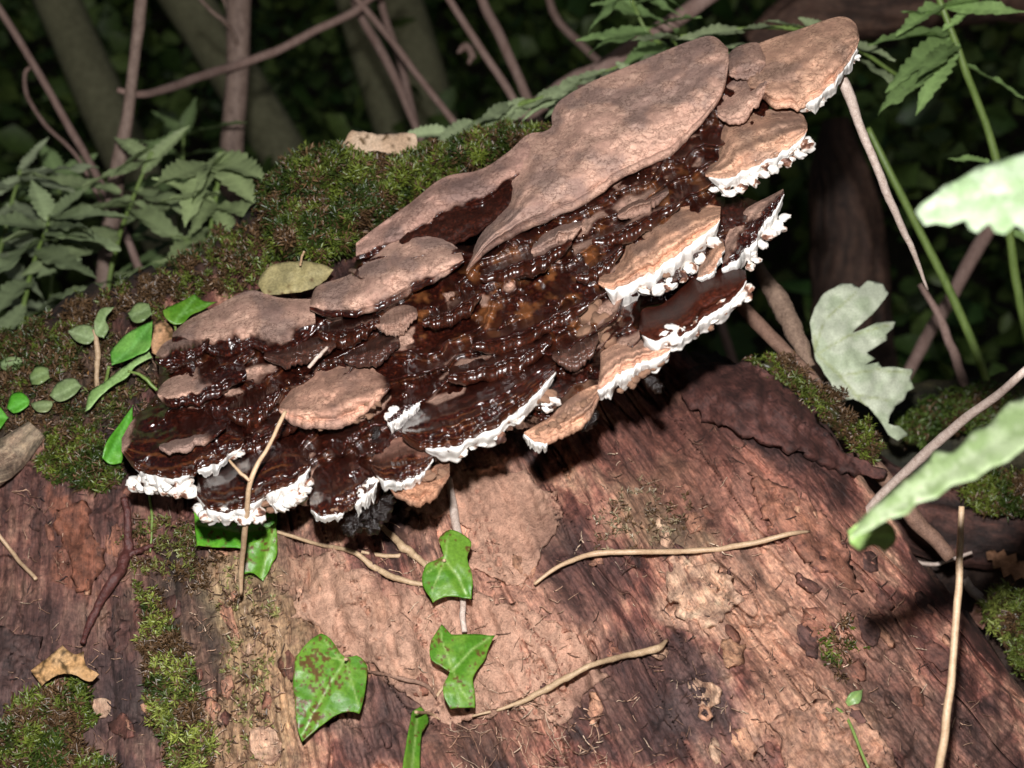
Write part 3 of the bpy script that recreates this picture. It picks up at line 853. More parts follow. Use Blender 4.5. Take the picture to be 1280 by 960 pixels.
# right-hand brackets
cap('topmost bracket with a clean tan cap and white edge',
    [(938, 112), (955, 118), (968, 126), (985, 124), (1003, 130), (1027, 111), (1050, 85), (1068, 64), (1074, 48)],
    [(930, 95), (922, 70), (951, 53), (1003, 35), (1038, 23), (1056, 21), (1069, 29), (1074, 44)],
    0.014, 1.15, 8, 0.010, ridges=2.5, seed=6, bands=0.20, n=140, m=54, white=[(0.42, 0.97, 14)], tone=(1.05, 1.0, 0.9),
    nod=[(1003, 140, 7), (1012, 138, 6), (1022, 132, 8), (1030, 124, 6), (1036, 116, 7), (1044, 103, 6), (1064, 82, 5), (1069, 76, 6), (1066, 70, 4), (1029, 134, 5)],
    brown=[(1018, 128, 5), (1041, 112, 5), (1064, 74, 3)], wetfn=lambda x, y, u, vv: sst(0.25, 0.05, u) * sst(0.8, 0.95, vv) )
cap('small round cap wedged beside the widest plate', [(897, 142), (915, 148), (930, 143), (948, 125), (961, 97)], [(896, 128), (905, 110), (927, 93), (950, 87), (960, 92)], 0.018, 1.1, 7, 0.006, ridges=1.5, seed=7, n=70, m=30, shade=0.95)
cap(None, [(912, 92), (928, 92), (945, 90), (957, 78)], [(908, 70), (922, 58), (946, 53), (957, 66)], 0.010, 1.1, 7, 0.006, ridges=1, seed=8, n=60, m=24, shade=0.85)
cap('tan bracket with a knobbly white rim below the topmost cap',
    [(882, 218), (898, 219), (920, 212), (945, 203), (971, 187), (995, 173), (1009, 160)], [(884, 212), (898, 190), (906, 156), (936, 143), (968, 136), (1000, 141), (1009, 154)],
    0.020, 1.15, 8, 0.009, ridges=3.2, seed=9, bands=0.20, n=130, m=50, white=[(0.03, 0.99, 16)], tone=(1.1, 1.04, 0.92),
    nod=along((925, 225), (1015, 180), 10, 7, 3, 9, 2, 10) + [(905, 238, 6), (893, 242, 6), (912, 246, 7), (925, 240, 8)], brown=[(930, 218, 7), (950, 212, 6), (990, 192, 7), (920, 226, 6)])
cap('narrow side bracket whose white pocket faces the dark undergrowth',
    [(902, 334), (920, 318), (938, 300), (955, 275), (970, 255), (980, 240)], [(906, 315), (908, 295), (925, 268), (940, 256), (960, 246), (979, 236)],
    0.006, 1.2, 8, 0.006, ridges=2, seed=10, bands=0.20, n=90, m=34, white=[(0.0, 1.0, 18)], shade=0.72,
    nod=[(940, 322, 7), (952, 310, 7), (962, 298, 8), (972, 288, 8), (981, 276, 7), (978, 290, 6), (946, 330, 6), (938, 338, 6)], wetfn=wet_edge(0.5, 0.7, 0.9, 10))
cap('broad tan bracket with white lips and a dark slot beneath',
    [(748, 352), (762, 357), (774, 353), (808, 334), (842, 314), (875, 292), (900, 272)], [(750, 343), (778, 320), (786, 300), (815, 277), (848, 260), (880, 256), (901, 258)],
    0.024, 1.15, 9, 0.010, ridges=2.6, seed=11, bands=0.20, n=150, m=54, white=[(0.05, 1.0, 28)], tone=(1.12, 1.02, 0.88),
    nod=[(790, 364, 7), (806, 368, 7), (822, 366, 8), (838, 360, 8), (852, 350, 7), (864, 340, 8), (876, 328, 7), (886, 318, 7), (892, 308, 8), (893, 292, 6)], brown=[(832, 345, 8), (844, 337, 7), (820, 352, 6), (872, 314, 6), (882, 306, 4)])
cap(None, [(872, 345), (885, 338), (896, 326), (906, 310)], [(874, 332), (884, 318), (894, 302), (903, 298)], 0.018, 1.1, 6, 0.005, ridges=2, seed=12, bands=0.20, n=60, m=24, white=[(0.0, 1.0, 6)], tone=(1.1, 1.02, 0.88))
cap('smooth dark red brown bracket over thick white nodules',
    [(799, 412), (812, 420), (830, 418), (858, 407), (889, 383), (918, 366), (933, 348)], [(799, 404), (804, 386), (828, 380), (855, 357), (878, 340), (915, 334), (932, 338)],
    0.026, 1.15, 9, 0.012, wet=0.66, ridges=2.5, seed=13, knob=0.10, tone=(0.16, 0.075, 0.06), n=140, m=50, white=[(0.02, 1.0, 17)], amberf=0.12, rough=0.55,
    nod=along((830, 424), (938, 366), 11, 7, 3, 13, 2, 8), brown=[(880, 404, 6), (868, 416, 6), (900, 392, 5), (930, 372, 6), (888, 414, 5)])
cap('tan bracket with a flat white underside above the log',
    [(747, 486), (760, 476), (774, 465), (790, 456), (808, 449), (838, 436)], [(751, 452), (752, 440), (774, 428), (795, 424), (815, 424), (837, 432)],
    0.016, 1.1, 6, 0.006, ridges=3, seed=14, bands=0.20, n=100, m=36, white=[(0.0, 1.0, 20)], tone=(1.08, 1.0, 0.9),
    brown=along((775, 494), (835, 448), 8, 6, 2, 14), wetfn=wet_edge(1.1, 1.2))
# middle
cap('long dark bracket with glossy growth rings and a white rim',
    [(502, 540), (516, 550), (535, 555), (560, 552), (593, 540), (622, 523), (646, 507), (670, 484), (695, 462)], [(504, 532), (512, 515), (536, 496), (578, 478), (622, 466), (665, 446), (694, 440)],
    0.026, 1.15, 11, 0.012, wet=1.0, ridges=4.5, seed=15, knob=0.25, n=180, m=64, white=[(0.15, 1.0, 17)], amberf=0.35,
    nod=[(562, 563, 7), (577, 570, 7), (590, 562, 6), (618, 548, 8), (626, 552, 6), (606, 556, 6), (640, 534, 8), (648, 528, 7), (660, 516, 7), (672, 518, 7), (684, 512, 8), (694, 506, 7), (698, 496, 6), (664, 500, 6)],
    brown=[(612, 542, 9), (620, 538, 7), (678, 502, 9), (688, 498, 8), (634, 530, 5), (668, 506, 7)],
    wetfn=lambda x, y, u, vv: 1 - 0.9 * sst(4, 0, sdpoly(x, y, [(534, 500), (570, 490), (580, 484), (578, 490), (545, 504)]) * -1) )
cap('ruffled tan bracket overhanging the red wood', [(655, 540), (675, 548), (700, 540), (725, 524), (742, 508), (750, 490)], [(690, 520), (700, 508), (715, 496), (728, 488), (742, 482), (750, 480)],
    0.006, 1.1, 9, 0.004, ridges=3, seed=16, n=90, m=26, white=[(0.0, 0.25, 10)], tone=(0.92, 0.82, 0.70), brown=along((668, 548), (748, 500), 12, 5, 2, 16) + along((690, 540), (742, 506), 8, 5, 3, 17))
cap('two step tan cap sitting on the wet dark crust',
    [(349, 511), (367, 521), (404, 524), (431, 518), (461, 501), (488, 482)], [(350, 505), (364, 487), (376, 473), (411, 459), (450, 453), (486, 472)],
    0.030, 1.1, 10, 0.012, ridges=1.6, seed=18, bands=0.20, n=120, m=44, rough=1.5, tone=(1.0, 0.92, 0.86), wetfn=lambda x, y, u, vv: sst(0.86, 0.97, u + (fbm(x / 20., y / 20., 401) - .5) * .3) + 0 * vv,
    brown=along((378, 534), (475, 506), 13, 6, 2, 18) + along((395, 541), (465, 522), 8, 6, 2, 19))
cap('small ringed bracket with a crescent of white edge', [(464, 583), (478, 595), (501, 596), (528, 586), (541, 571)], [(465, 575), (470, 560), (500, 546), (525, 550), (540, 564)], 0.022, 1.1, 7, 0.008, ridges=3, seed=19, n=80, m=34, white=[(0.12, 1.0, 9)], wetfn=wet_edge(0.25, 0.6, 0.5, 19), tone=(0.8, 0.62, 0.55), amberf=0.3)
cap('frilled brown bracket tucked against the log', [(486, 606), (500, 618), (525, 622), (548, 610), (562, 592)], [(488, 600), (505, 596), (530, 588), (548, 580), (562, 578)], 0.010, 1.1, 8, 0.004, ridges=2, seed=20, n=70, m=22, tone=(0.85, 0.70, 0.56), brown=along((490, 612), (558, 600), 9, 6, 3, 20) + along((498, 604), (552, 594), 6, 5, 3, 21))
cap(None, [(388, 634), (405, 640), (430, 632), (452, 618), (472, 600)], [(386, 610), (395, 585), (420, 572), (445, 566), (468, 580)], 0.018, 1.1, 6, 0.008, wet=1.0, ridges=3, seed=21, n=80, m=34, white=[(0.0, 0.45, 7), (0.62, 1.0, 18)], amberf=0.3, nod=[(452, 622, 6), (460, 614, 7), (466, 606, 6)], brown=[(420, 640, 7), (436, 636, 7)])
cap(None, [(484, 525), (494, 520), (506, 510), (524, 500)], [(486, 510), (496, 500), (508, 495), (522, 494)], 0.018, 1.1, 6, 0.004, wet=1.0, ridges=1, seed=22, n=50, m=20, white=[(0.0, 1.0, 16)], nod=[(486, 526, 6), (492, 518, 6)])
# left
cap('lowest bracket, dark and wet with a curving white rim',
    [(246, 618), (262, 631), (285, 636), (311, 628), (340, 611), (365, 600), (388, 580)], [(246, 604), (252, 590), (287, 574), (311, 556), (345, 540), (365, 540), (386, 565)],
    0.028, 1.15, 8, 0.014, wet=1.0, ridges=2.6, seed=23, knob=0.45, n=130, m=50, white=[(0.0, 0.62, 13), (0.6, 1.0, 20)], amberf=0.38,
    nod=along((250, 638), (325, 646), 9, 7, 3, 23, 2, 8) + [(350, 628, 8), (362, 632, 9), (374, 626, 9), (382, 616, 8), (368, 618, 8), (352, 638, 7), (386, 608, 6)], brown=[(330, 634, 7), (338, 642, 6)])
cap('left end bracket with dusty top above white knobs',
    [(152, 562), (172, 580), (195, 590), (225, 590), (255, 580), (285, 565), (305, 552)], [(152, 548), (165, 526), (182, 512), (215, 505), (250, 505), (285, 515), (303, 535)],
    0.022, 1.15, 8, 0.010, ridges=2.5, seed=24, n=120, m=46, white=[(0.18, 0.55, 15), (0.62, 0.98, 10)], amberf=0.3,
    wetfn=lambda x, y, u, vv: sst(0.12, 0.2, u + 0.16 * vv + (fbm(x / 14., y / 14., 402) - .5) * .16),
    nod=along((163, 606), (240, 610), 7, 8, 2, 24, 2, 9) + [(300, 572, 5), (292, 576, 5)])
cap('slim dusty ledge lying on the wet left end', [(199, 558), (215, 562), (240, 553), (262, 545), (282, 533)], [(200, 553), (212, 544), (235, 540), (258, 534), (280, 528)], 0.040, 1.0, 7, 0.005, ridges=1, seed=25, n=70, m=24, wetfn=lambda x, y, u, vv: sst(0.62, 0.8, u) * sst(0.2, 0.6, vv + u * .5))
cap(None, [(197, 492), (215, 500), (245, 494), (275, 484), (308, 465)], [(198, 486), (210, 474), (240, 462), (262, 450), (300, 440)], 0.022, 1.1, 9, 0.008, ridges=1.5, seed=26, n=90, m=34, wetfn=lambda x, y, u, vv: sst(0.45, 0.60, u + (fbm(x / 14., y / 14., 403) - .5) * .3 + 0.5 * sst(0.8, 1.0, vv)))
cap(None, [(194, 448), (205, 452), (228, 446), (250, 436), (262, 424)], [(196, 440), (206, 428), (225, 420), (245, 414), (260, 416)], 0.018, 1.1, 8, 0.006, ridges=1, seed=27, n=60, m=26, wetfn=wet_edge(0.45, 0.7, 0.6, 27))
cap(None, [(240, 474), (262, 470), (290, 458), (318, 440)], [(244, 464), (262, 452), (285, 440), (312, 428)], 0.012, 1.0, 8, 0.005, ridges=1, seed=28, n=60, m=24, wetfn=lambda x, y, u, vv: sst(0.35, 0.5, u + vv * .4), amberf=0.3)
# small dusty or lacquered lips in the wet crust
for i, (fr, bk, w_) in enumerate([
    ([(664, 313), (680, 308), (705, 294), (727, 281)], [(668, 302), (680, 290), (705, 280), (725, 276)], 0.0),
    ([(772, 268), (795, 262), (815, 252), (836, 238)], [(774, 262), (792, 250), (815, 242), (834, 234)], 0.35),
    ([(470, 405), (492, 411), (508, 403), (522, 391)], [(474, 398), (488, 386), (505, 381), (520, 384)], 0.3),
    ([(528, 400), (550, 398), (578, 384), (602, 366)], [(530, 392), (552, 380), (575, 368), (598, 358)], 1.0),
    ([(430, 448), (455, 450), (480, 440), (500, 428)], [(432, 438), (455, 428), (478, 420), (498, 418)], 0.9),
    ([(398, 416), (425, 420), (450, 412), (475, 400)], [(400, 408), (425, 400), (448, 394), (472, 392)], 1.0),
    ([(590, 430), (640, 424), (690, 400), (735, 378)], [(592, 420), (640, 404), (688, 384), (730, 366)], 1.0),
    ([(560, 470), (610, 462), (655, 446), (690, 425)], [(562, 458), (610, 444), (652, 428), (688, 412)], 1.0),
    ([(690, 445), (715, 452), (738, 438), (748, 420)], [(692, 434), (712, 424), (735, 416), (746, 410)], 0.85),
    ([(720, 345), (740, 340), (760, 325), (778, 308)], [(722, 336), (740, 324), (758, 312), (774, 300)], 1.0),
    ([(285, 515), (310, 520), (335, 505), (350, 488)], [(288, 500), (308, 488), (330, 480), (348, 478)], 1.0),
    ([(600, 345), (640, 335), (680, 322), (715, 300)], [(602, 336), (640, 322), (678, 308), (712, 292)], 1.0),
    ([(740, 300), (775, 292), (810, 272), (850, 252)], [(742, 290), (775, 276), (808, 260), (846, 246)], 1.0),
    ([(300, 560), (325, 552), (350, 535), (372, 530)], [(302, 545), (322, 532), (348, 520), (370, 520)], 1.0),
    ([(330, 445), (360, 452), (395, 440), (420, 430)], [(332, 436), (358, 428), (392, 420), (416, 420)], 0.9)]):
    cap(None, fr, bk, 0.018, 1.0, 9 if w_ < 1 else 13, 0.007, wet=w_, ridges=2.0, seed=40 + i, n=80, m=26, knob=0.35, amberf=0.15 if w_ == 1 else 0, shade=0.85)
# crumpled tan patches on the crust
for i, (x, y, r_) in enumerate([(735, 392, 16), (752, 405, 15), (720, 386, 9), (738, 420, 14), (760, 425, 10), (690, 385, 5), (770, 395, 9), (745, 380, 8)]):
    put_blob(BROWN[i % 4], 'brown_nodule', x, y, float(denv(x, y)) + 0.006, r_, r_ * .9, r_, fungus, random.Random(i))
# beads of dark resin, too many to count
ib = bmesh.new(); bmesh.ops.create_icosphere(ib, subdivisions=2, radius=1.0)
bv = np.array([vv.co[:] for vv in ib.verts]); bf = np.array([[vv.index for vv in ff.verts] for ff in ib.faces]); ib.free()
cand = np.stack([rng.uniform(165, 960, 9000), rng.uniform(60, 640, 9000)], -1)
sdc = sdpoly(cand[:, 0], cand[:, 1], MASS)
kn = fbm(cand[:, 0] / 60.0, cand[:, 1] / 60.0, 123, 3)
cand = cand[(sdc > 6) & (kn > 0.47) & (fbm(cand[:, 0] / 20., cand[:, 1] / 20., 140) > 0.5)][:260]
rl = mass_relief(cand[:, 0], cand[:, 1])[0]
dd = denv(cand[:, 0], cand[:, 1]) + 0.012 - rl
cw = P(cand[:, 0], cand[:, 1], dd)
rad = rng.uniform(1.5, 3.6, len(cand)) * PXM
sc = rng.uniform(0.7, 1.4, (len(cand), 1, 3))
vv_ = cw[:, None] + bv[None] * rad[:, None, None] * sc
ff_ = (bf[None] + (np.arange(len(cand)) * len(bv))[:, None, None]).reshape(-1, 3)
bd = link('resin_beads', make_mesh('resin_beads', vv_.reshape(-1, 3), ff_, M['bead']), fungus); bd['kind'] = 'stuff'
# tarry black clots hanging below
for i, (x, y, r_) in enumerate([(730, 530, 9), (738, 522, 8), (726, 518, 7), (815, 478, 7), (822, 484, 6), (445, 652, 10), (460, 645, 9), (476, 640, 10), (485, 625, 8), (436, 662, 8), (465, 658, 8), (452, 552, 9), (440, 548, 7), (470, 545, 8)]):
    if i == 0: CLOT = [blob_mesh('tar_clot', s + 50, M['tar'], 3, 0.85, 2.6) for s in range(3)]
    put_blob(CLOT[i % 3], 'tar_clot', x, y, float(denv(x, y)) + 0.012, r_, r_, r_, fungus, random.Random(i + 5))

# ------------------------------------------------------------------ moss
def shoots_mesh(base, nrm, ln, wd, cols, K=7, seed=0):
    """many moss shoots in one mesh: each a tuft of K narrow leaflets round a short axis"""
    r = np.random.default_rng(seed)
    n = len(base)
    V, F, C = [], [], []
    ref = np.array([0.31, 0.22, 0.92])
    t1 = np.cross(nrm, ref); t1 /= np.linalg.norm(t1, axis=1)[:, None]
    t2 = np.cross(nrm, t1)
    for k in range(K):
        ang = r.uniform(0, 2 * math.pi, n); el = r.uniform(0.15, 1.25, n)
        dr = (np.cos(ang)[:, None] * t1 + np.sin(ang)[:, None] * t2) * np.cos(el)[:, None] + nrm * np.sin(el)[:, None]
        sd_ = np.cross(dr, nrm); sd_ /= (np.linalg.norm(sd_, axis=1)[:, None] + 1e-9)
        L = ln * r.uniform(0.5, 1.2, n); W = wd * r.uniform(0.6, 1.3, n)
        h = nrm * (ln * r.uniform(-0.2, 0.7, n))[:, None]
        b0 = base + h
        p1 = b0 + dr * (L * 0.45)[:, None] + sd_ * W[:, None] + nrm * (L * 0.05)[:, None]
        p2 = b0 + dr * L[:, None] - nrm * (L * 0.18)[:, None]
        p3 = b0 + dr * (L * 0.45)[:, None] - sd_ * W[:, None] + nrm * (L * 0.05)[:, None]
        i0 = np.arange(n) * 4 + k * n * 4
        V.append(np.stack([b0, p1, p2, p3], 1).reshape(-1, 3))
        F.append(np.stack([i0, i0 + 1, i0 + 2, i0 + 3], 1))
        C.append(np.repeat(cols * r.uniform(0.7, 1.3, (n, 1)), 4, 0))
    return np.concatenate(V), np.concatenate(F), np.concatenate(C)

def moss(label, poly, thick, dens, ln, c0, c1, brown=0.2, depth_fn=None, seed=0, K=7, cushion=True, ragged=14, thr=None):
    depth_fn = depth_fn or log_depth
    pa = np.array(poly, float)
    x0, y0 = pa.min(0) - 10; x1, y1 = pa.max(0) + 10
    r = np.random.default_rng(seed + 500)
    n = int((x1 - x0) * (y1 - y0) * dens)
    x = r.uniform(x0, x1, n); y = r.uniform(y0, y1, n)
    def soft(x, y): return sdpoly(x, y, poly) + (fbm(x / 17.0, y / 17.0, 520 + seed, 4) - 0.5) * 2 * ragged
    sd = soft(x, y)
    patch = fbm(x / 12.0, y / 12.0, 521 + seed, 3)
    keep = (sd > 0) & (patch > (thr or (0.30 if cushion else 0.43)))
    x, y, sd, patch = x[keep], y[keep], sd[keep], patch[keep]
    def top(x, y, sd): return depth_fn(x, y) - thick * np.sqrt(sst(0, 30, sd)) * (0.6 + 0.8 * fbm(x / 25.0, y / 25.0, 522 + seed, 3))
    d = top(x, y, sd)
    nrm = -FW * 0.55 + UP * 0.75 + r.normal(0, 0.38, (len(x), 3)); nrm /= np.linalg.norm(nrm, axis=1)[:, None]
    mixv = fbm(x / 22.0, y / 22.0, 523 + seed, 3)
    col = np.array(c0) + (np.array(c1) - np.array(c0)) * sst(0.35, 0.65, mixv)[:, None]
    br = (r.random(len(x)) < brown) | (fbm(x / 30., y / 30., 524 + seed, 3) < 0.28 + 0.35 * brown)
    col = np.where(br[:, None], np.array([.085, .048, .022]) * r.uniform(0.6, 1.5, (len(x), 1)), col)
    V, F, C = shoots_mesh(P(x, y, d), nrm, ln * r.uniform(0.6, 1.5, len(x)), ln * 0.13, col, K, seed)
    F3 = np.concatenate([F[:, [0, 1, 2]], F[:, [0, 2, 3]]])
    if cushion:
        st = 4.0
        gx_, gy_ = np.meshgrid(np.arange(x0, x1, st), np.arange(y0, y1, st))
        sg = soft(gx_, gy_); ins = (sg > 0) & (fbm(gx_ / 12.0, gy_ / 12.0, 521 + seed, 3) > (thr or 0.0) + 0.01)
        dg = top(gx_, gy_, sg) + 0.0015
        id_ = -np.ones(gx_.shape, int); id_[ins] = np.arange(ins.sum()) + len(V)
        a0, a1, a2, a3 = id_[:-1, :-1], id_[:-1, 1:], id_[1:, 1:], id_[1:, :-1]
        ok = (a0 >= 0) & (a1 >= 0) & (a2 >= 0) & (a3 >= 0)
        F3 = np.concatenate([F3, np.stack([a0[ok], a3[ok], a2[ok]], 1), np.stack([a0[ok], a2[ok], a1[ok]], 1)])
        V = np.concatenate([V, P(gx_[ins], gy_[ins], dg[ins])])
        C = np.concatenate([C, np.tile(np.array([.035, .034, .012]), (ins.sum(), 1)) * r.uniform(.6, 1.4, (ins.sum(), 1))])
    o = link('moss', make_mesh('moss', V, F3, M['moss'], False, C))
    return tag(o, label, 'moss', None, 'stuff')

G0, G1 = (.030, .050, .007), (.105, .135, .018)
moss('thick cushion of green moss on the ridge behind the fungus', [(325, 240), (345, 212), (380, 190), (430, 190), (470, 195), (520, 188), (560, 178), (620, 164), (660, 158), (690, 160), (655, 190), (600, 225), (550, 228), (510, 258), (470, 288), (440, 328), (380, 330), (345, 322), (325, 285)], 0.062, 0.42, 0.0052, (.026, .044, .007), (.105, .135, .018), 0.22, seed=1,
     depth_fn=lambda x, y: np.minimum(log_depth(x, np.maximum(y, ridge(x)[0] + 20)), 0.955), ragged=10)
moss('low moss running down the ridge above the ivy sprig', [(-20, 450), (0, 425), (60, 395), (130, 365), (200, 338), (270, 300), (330, 268), (345, 330), (320, 362), (250, 372), (205, 400), (150, 400), (100, 430), (80, 470), (-20, 500)], 0.012, 0.16, 0.0050, (.032, .048, .009), (.10, .13, .020), 0.45, seed=2, thr=0.44)
moss('thin dark moss over the litter around the ivy sprig', [(60, 430), (120, 400), (205, 395), (200, 480), (165, 530), (60, 545), (-20, 540), (-20, 490)], 0.006, 0.085, 0.0046, (.03, .042, .009), (.075, .09, .018), 0.45, seed=11, ragged=22, thr=0.50)
moss('patch of moss on the bark left of the white knobs', [(45, 545), (100, 530), (140, 560), (150, 600), (120, 620), (60, 600)], 0.006, 0.16, 0.0045, G0, G1, 0.25, seed=3)
moss('strip of moss growing down the pale wood', [(170, 740), (205, 735), (225, 790), (250, 860), (270, 930), (265, 975), (215, 975), (185, 900), (180, 820)], 0.007, 0.17, 0.0042, G0, (.19, .22, .04), 0.3, seed=4)
moss('mat of moss below the curled tan leaf', [(-20, 900), (30, 870), (100, 850), (125, 880), (100, 930), (150, 960), (150, 985), (-20, 985)], 0.010, 0.17, 0.0046, G0, G1, 0.2, seed=5)
moss('thin scattered moss under the lowest white rims', [(165, 640), (240, 650), (290, 700), (260, 740), (180, 720), (150, 680)], 0.003, 0.08, 0.0040, (.08, .09, .02), (.16, .17, .04), 0.5, seed=6, cushion=False)
moss('sparse dry moss beside the tan bark plate', [(740, 640), (800, 600), (860, 620), (860, 665), (800, 690), (745, 690)], 0.0006, 0.022, 0.0038, (.20, .15, .09), (.26, .21, .12), 0.4, seed=7, cushion=False)
moss('tiny green moss tufts on the right of the bare wood', [(1010, 785), (1060, 770), (1080, 810), (1050, 850), (1030, 830)], 0.002, 0.05, 0.0040, G0, G1, 0.3, seed=8, cushion=False)
moss('moss fringe on the dark bark flap under the twig', [(930, 440), (985, 450), (1060, 505), (1110, 560), (1085, 575), (1030, 530), (960, 478)], 0.012, 0.15, 0.0045, (.07, .09, .015), G1, 0.35, seed=9)
moss('faint moss on the pale wood above the spotted ivy leaf', [(260, 700), (330, 690), (350, 760), (330, 960), (290, 960), (280, 800)], 0.001, 0.022, 0.0036, (.14, .15, .04), (.22, .21, .07), 0.3, seed=10, cushion=False)

# ------------------------------------------------------------------ round stems and sticks
def tube(name, pts, w, mat, parent=None, sides=9, rough=0.10, seed=0, n=None):
    """pts: (x px, y px, depth m); w: full widths in px at those points"""
    n = n or max(14, len(pts) * 9)
    a = np.array([[p[0], p[1], p[2], ww] for p, ww in zip(pts, w if hasattr(w, '__len__') else [w] * len(pts))], float)
    c = catmull(a, n)
    ctr = P(c[:, 0], c[:, 1], c[:, 2])
    rad = c[:, 3] * 0.5 * c[:, 2] / FPX
    s = np.arange(n)
    rad = np.maximum(rad * (1 + (fbm(s / 3.0, s * 0 + seed, 600 + seed, 3) - 0.5) * 2 * rough), 2e-4)
    rr = np.random.default_rng(seed)
    ctr = ctr + (np.stack([vnoise(s / 4.0, s * 0, 610 + seed + i) for i in range(3)], -1) - 0.5) * rad[:, None] * 0.5 * (rough > 0.05)
    tg = np.gradient(ctr, axis=0); tg /= np.linalg.norm(tg, axis=1)[:, None]
    ref = np.array([0.2, 0.9, 0.3]) if abs(tg[0] @ np.array([0.2, 0.9, 0.3])) < 0.85 else np.array([1., 0, 0])
    n1 = np.cross(tg, ref); n1 /= np.linalg.norm(n1, axis=1)[:, None]; n2 = np.cross(tg, n1)
    th = np.linspace(0, 2 * math.pi, sides, endpoint=False)
    lump = 1 + (rr.random((n, sides)) - 0.5) * rough * 0.8
    ring = ctr[:, None] + (n1[:, None] * np.cos(th)[None, :, None] + n2[:, None] * np.sin(th)[None, :, None]) * (rad[:, None] * lump)[..., None]
    v = np.concatenate([ring.reshape(-1, 3), ctr[:1], ctr[-1:]])
    f = [tuple(q) for q in grid_faces(n, sides, True).tolist()]
    e0, e1 = n * sides, n * sides + 1
    f += [(e0, (i + 1) % sides, i) for i in range(sides)] + [(e1, (n - 1) * sides + i, (n - 1) * sides + (i + 1) % sides) for i in range(sides)]
    o = link(name, make_mesh(name, v, f, mat), parent)
    return o

def onlog(pts, off=0.003):
    return [(x, y, float(log_depth(float(x), float(y))) - off) for x, y in pts]

tag(tube('root', onlog([(668, 730), (700, 708), (742, 692), (800, 690), (870, 689), (940, 680), (985, 668), (1012, 664)], 0.013), [4, 6, 7, 7, 7, 7, 6, 3], M['straw'], rough=0.14, seed=1), 'long pale root lying across the bare wood', 'root')
tag(tube('root', onlog([(590, 895), (640, 882), (690, 858), (740, 832), (790, 818), (820, 812), (834, 800)], 0.012), [3, 5, 8, 7, 8, 9, 4], M['root'], rough=0.25, seed=2), 'brown root hooked at one end across the tan bark plate', 'root')
tag(tube('root', onlog([(340, 662), (390, 678), (440, 690), (470, 712), (505, 726), (540, 732)], 0.005), [4, 5, 6, 8, 7, 5], M['root'], rough=0.2, seed=3), 'pale root running to the ivy leaf with the notched side', 'root')
tag(tube('root', onlog([(478, 658), (500, 680), (520, 696), (535, 712)], 0.006), [6, 11, 9, 7], M['root'], rough=0.2, seed=4), 'short thick root under the black tarry clots', 'root')
tag(tube('root', onlog([(452, 690), (490, 695), (515, 692)], 0.004), [4, 6, 5], M['root'], rough=0.2, seed=5), 'thin root branching beside the short thick one', 'root')
tag(tube('root', onlog([(455, 838), (490, 845), (530, 856), (545, 872)], 0.004), [3, 5, 5, 3], M['twig'], rough=0.2, seed=6), 'thin dark stalk reaching from the spotted ivy leaf', 'stalk')
tag(tube('white_stick', onlog([(561, 598), (568, 635), (573, 680), (577, 740), (580, 790)], 0.010), [8, 11, 10, 8, 7], M['palestick'], rough=0.08, seed=7), 'bleached stick standing behind two ivy leaves', 'stick')
rt = empty('red_twig', P(104.0, 805.0, float(log_depth(104., 805.)))); tag(rt, 'forked glossy dark red twig on the dark bark', 'twig')
tube('stem', onlog([(103, 805), (118, 765), (142, 725), (158, 690), (160, 655), (156, 622)], 0.010), [6, 10, 13, 14, 9, 8], M['redtwig'], rt, rough=0.22, seed=8)
tube('side_branch', onlog([(155, 702), (168, 690), (180, 686), (192, 682)], 0.010), [8, 8, 7, 5], M['redtwig'], rt, rough=0.15, seed=9)
tag(tube('straw', onlog([(-6, 662), (15, 690), (45, 724)], 0.005), [4, 5, 5], M['straw'], seed=10), 'short straw on the dark grey bark', 'straw')
tag(tube('straw', [(357, 514, 0.690), (338, 552, 0.680), (314, 600, 0.672), (307, 650, 0.69), (303, 700, 0.72), (301, 742, 0.735)], [5, 5, 6, 7, 7, 5], M['straw'], seed=11), 'bent straw leaning down over the lowest bracket', 'straw')
tag(tube('straw', [(286, 575, 0.678), (300, 590, 0.672), (312, 601, 0.670)], [3, 4, 4], M['straw'], seed=12), 'tiny straw tip joined to the bent straw', 'straw')
tag(tube('straw', [(386, 460, 0.735), (397, 447, 0.735), (409, 434, 0.74)], [4, 5, 4], M['palestick'], seed=13), 'short pale straw stuck in the wet dark crust', 'straw')
tag(tube('grass_stalk', onlog([(186, 615), (190, 650), (188, 690)], 0.006), [3, 3, 2], M['greenstem'], seed=14), 'thin green stalk hanging below the white knobs', 'stalk')
tag(tube('dead_stalk', [(1201, 632, 0.66), (1199, 720, 0.655), (1192, 820, 0.645), (1182, 905, 0.635), (1172, 975, 0.64), (1160, 1060, 0.68), (1150, 1130, 0.74)], [7, 9, 9, 10, 10, 10, 9], M['straw'], rough=0.06, seed=15), 'upright straw coloured stalk in front of the right end of the log', 'stalk')
tag(tube('stick', [(880, 330, 0.99), (930, 388, 0.955), (1010, 470, 0.915), (1080, 565, 0.885), (1140, 640, 0.875), (1188, 696, 0.87)], [16, 18, 19, 20, 21, 18], M['twig'], rough=0.08, seed=16, n=60), 'straight brown stick slanting down behind the fungus over the log', 'stick')
tag(tube('bark_strip', [(938, 318, 1.0), (956, 345, 0.98), (978, 385, 0.965), (1000, 430, 0.95), (1014, 460, 0.945)], [9, 20, 27, 22, 12], M['strip'], rough=0.12, seed=17, sides=9), 'curled strip of pale bark leaning on the brown stick', 'bark strip')
tag(tube('pale_stalk', [(1042, 84, 0.80), (1055, 105, 0.80), (1075, 160, 0.81), (1105, 230, 0.82), (1135, 300, 0.84), (1160, 362, 0.86)], [6, 14, 11, 10, 8, 3], M['palestick'], rough=0.10, seed=18, n=50), 'dry split stalk hanging from the topmost bracket', 'stalk')
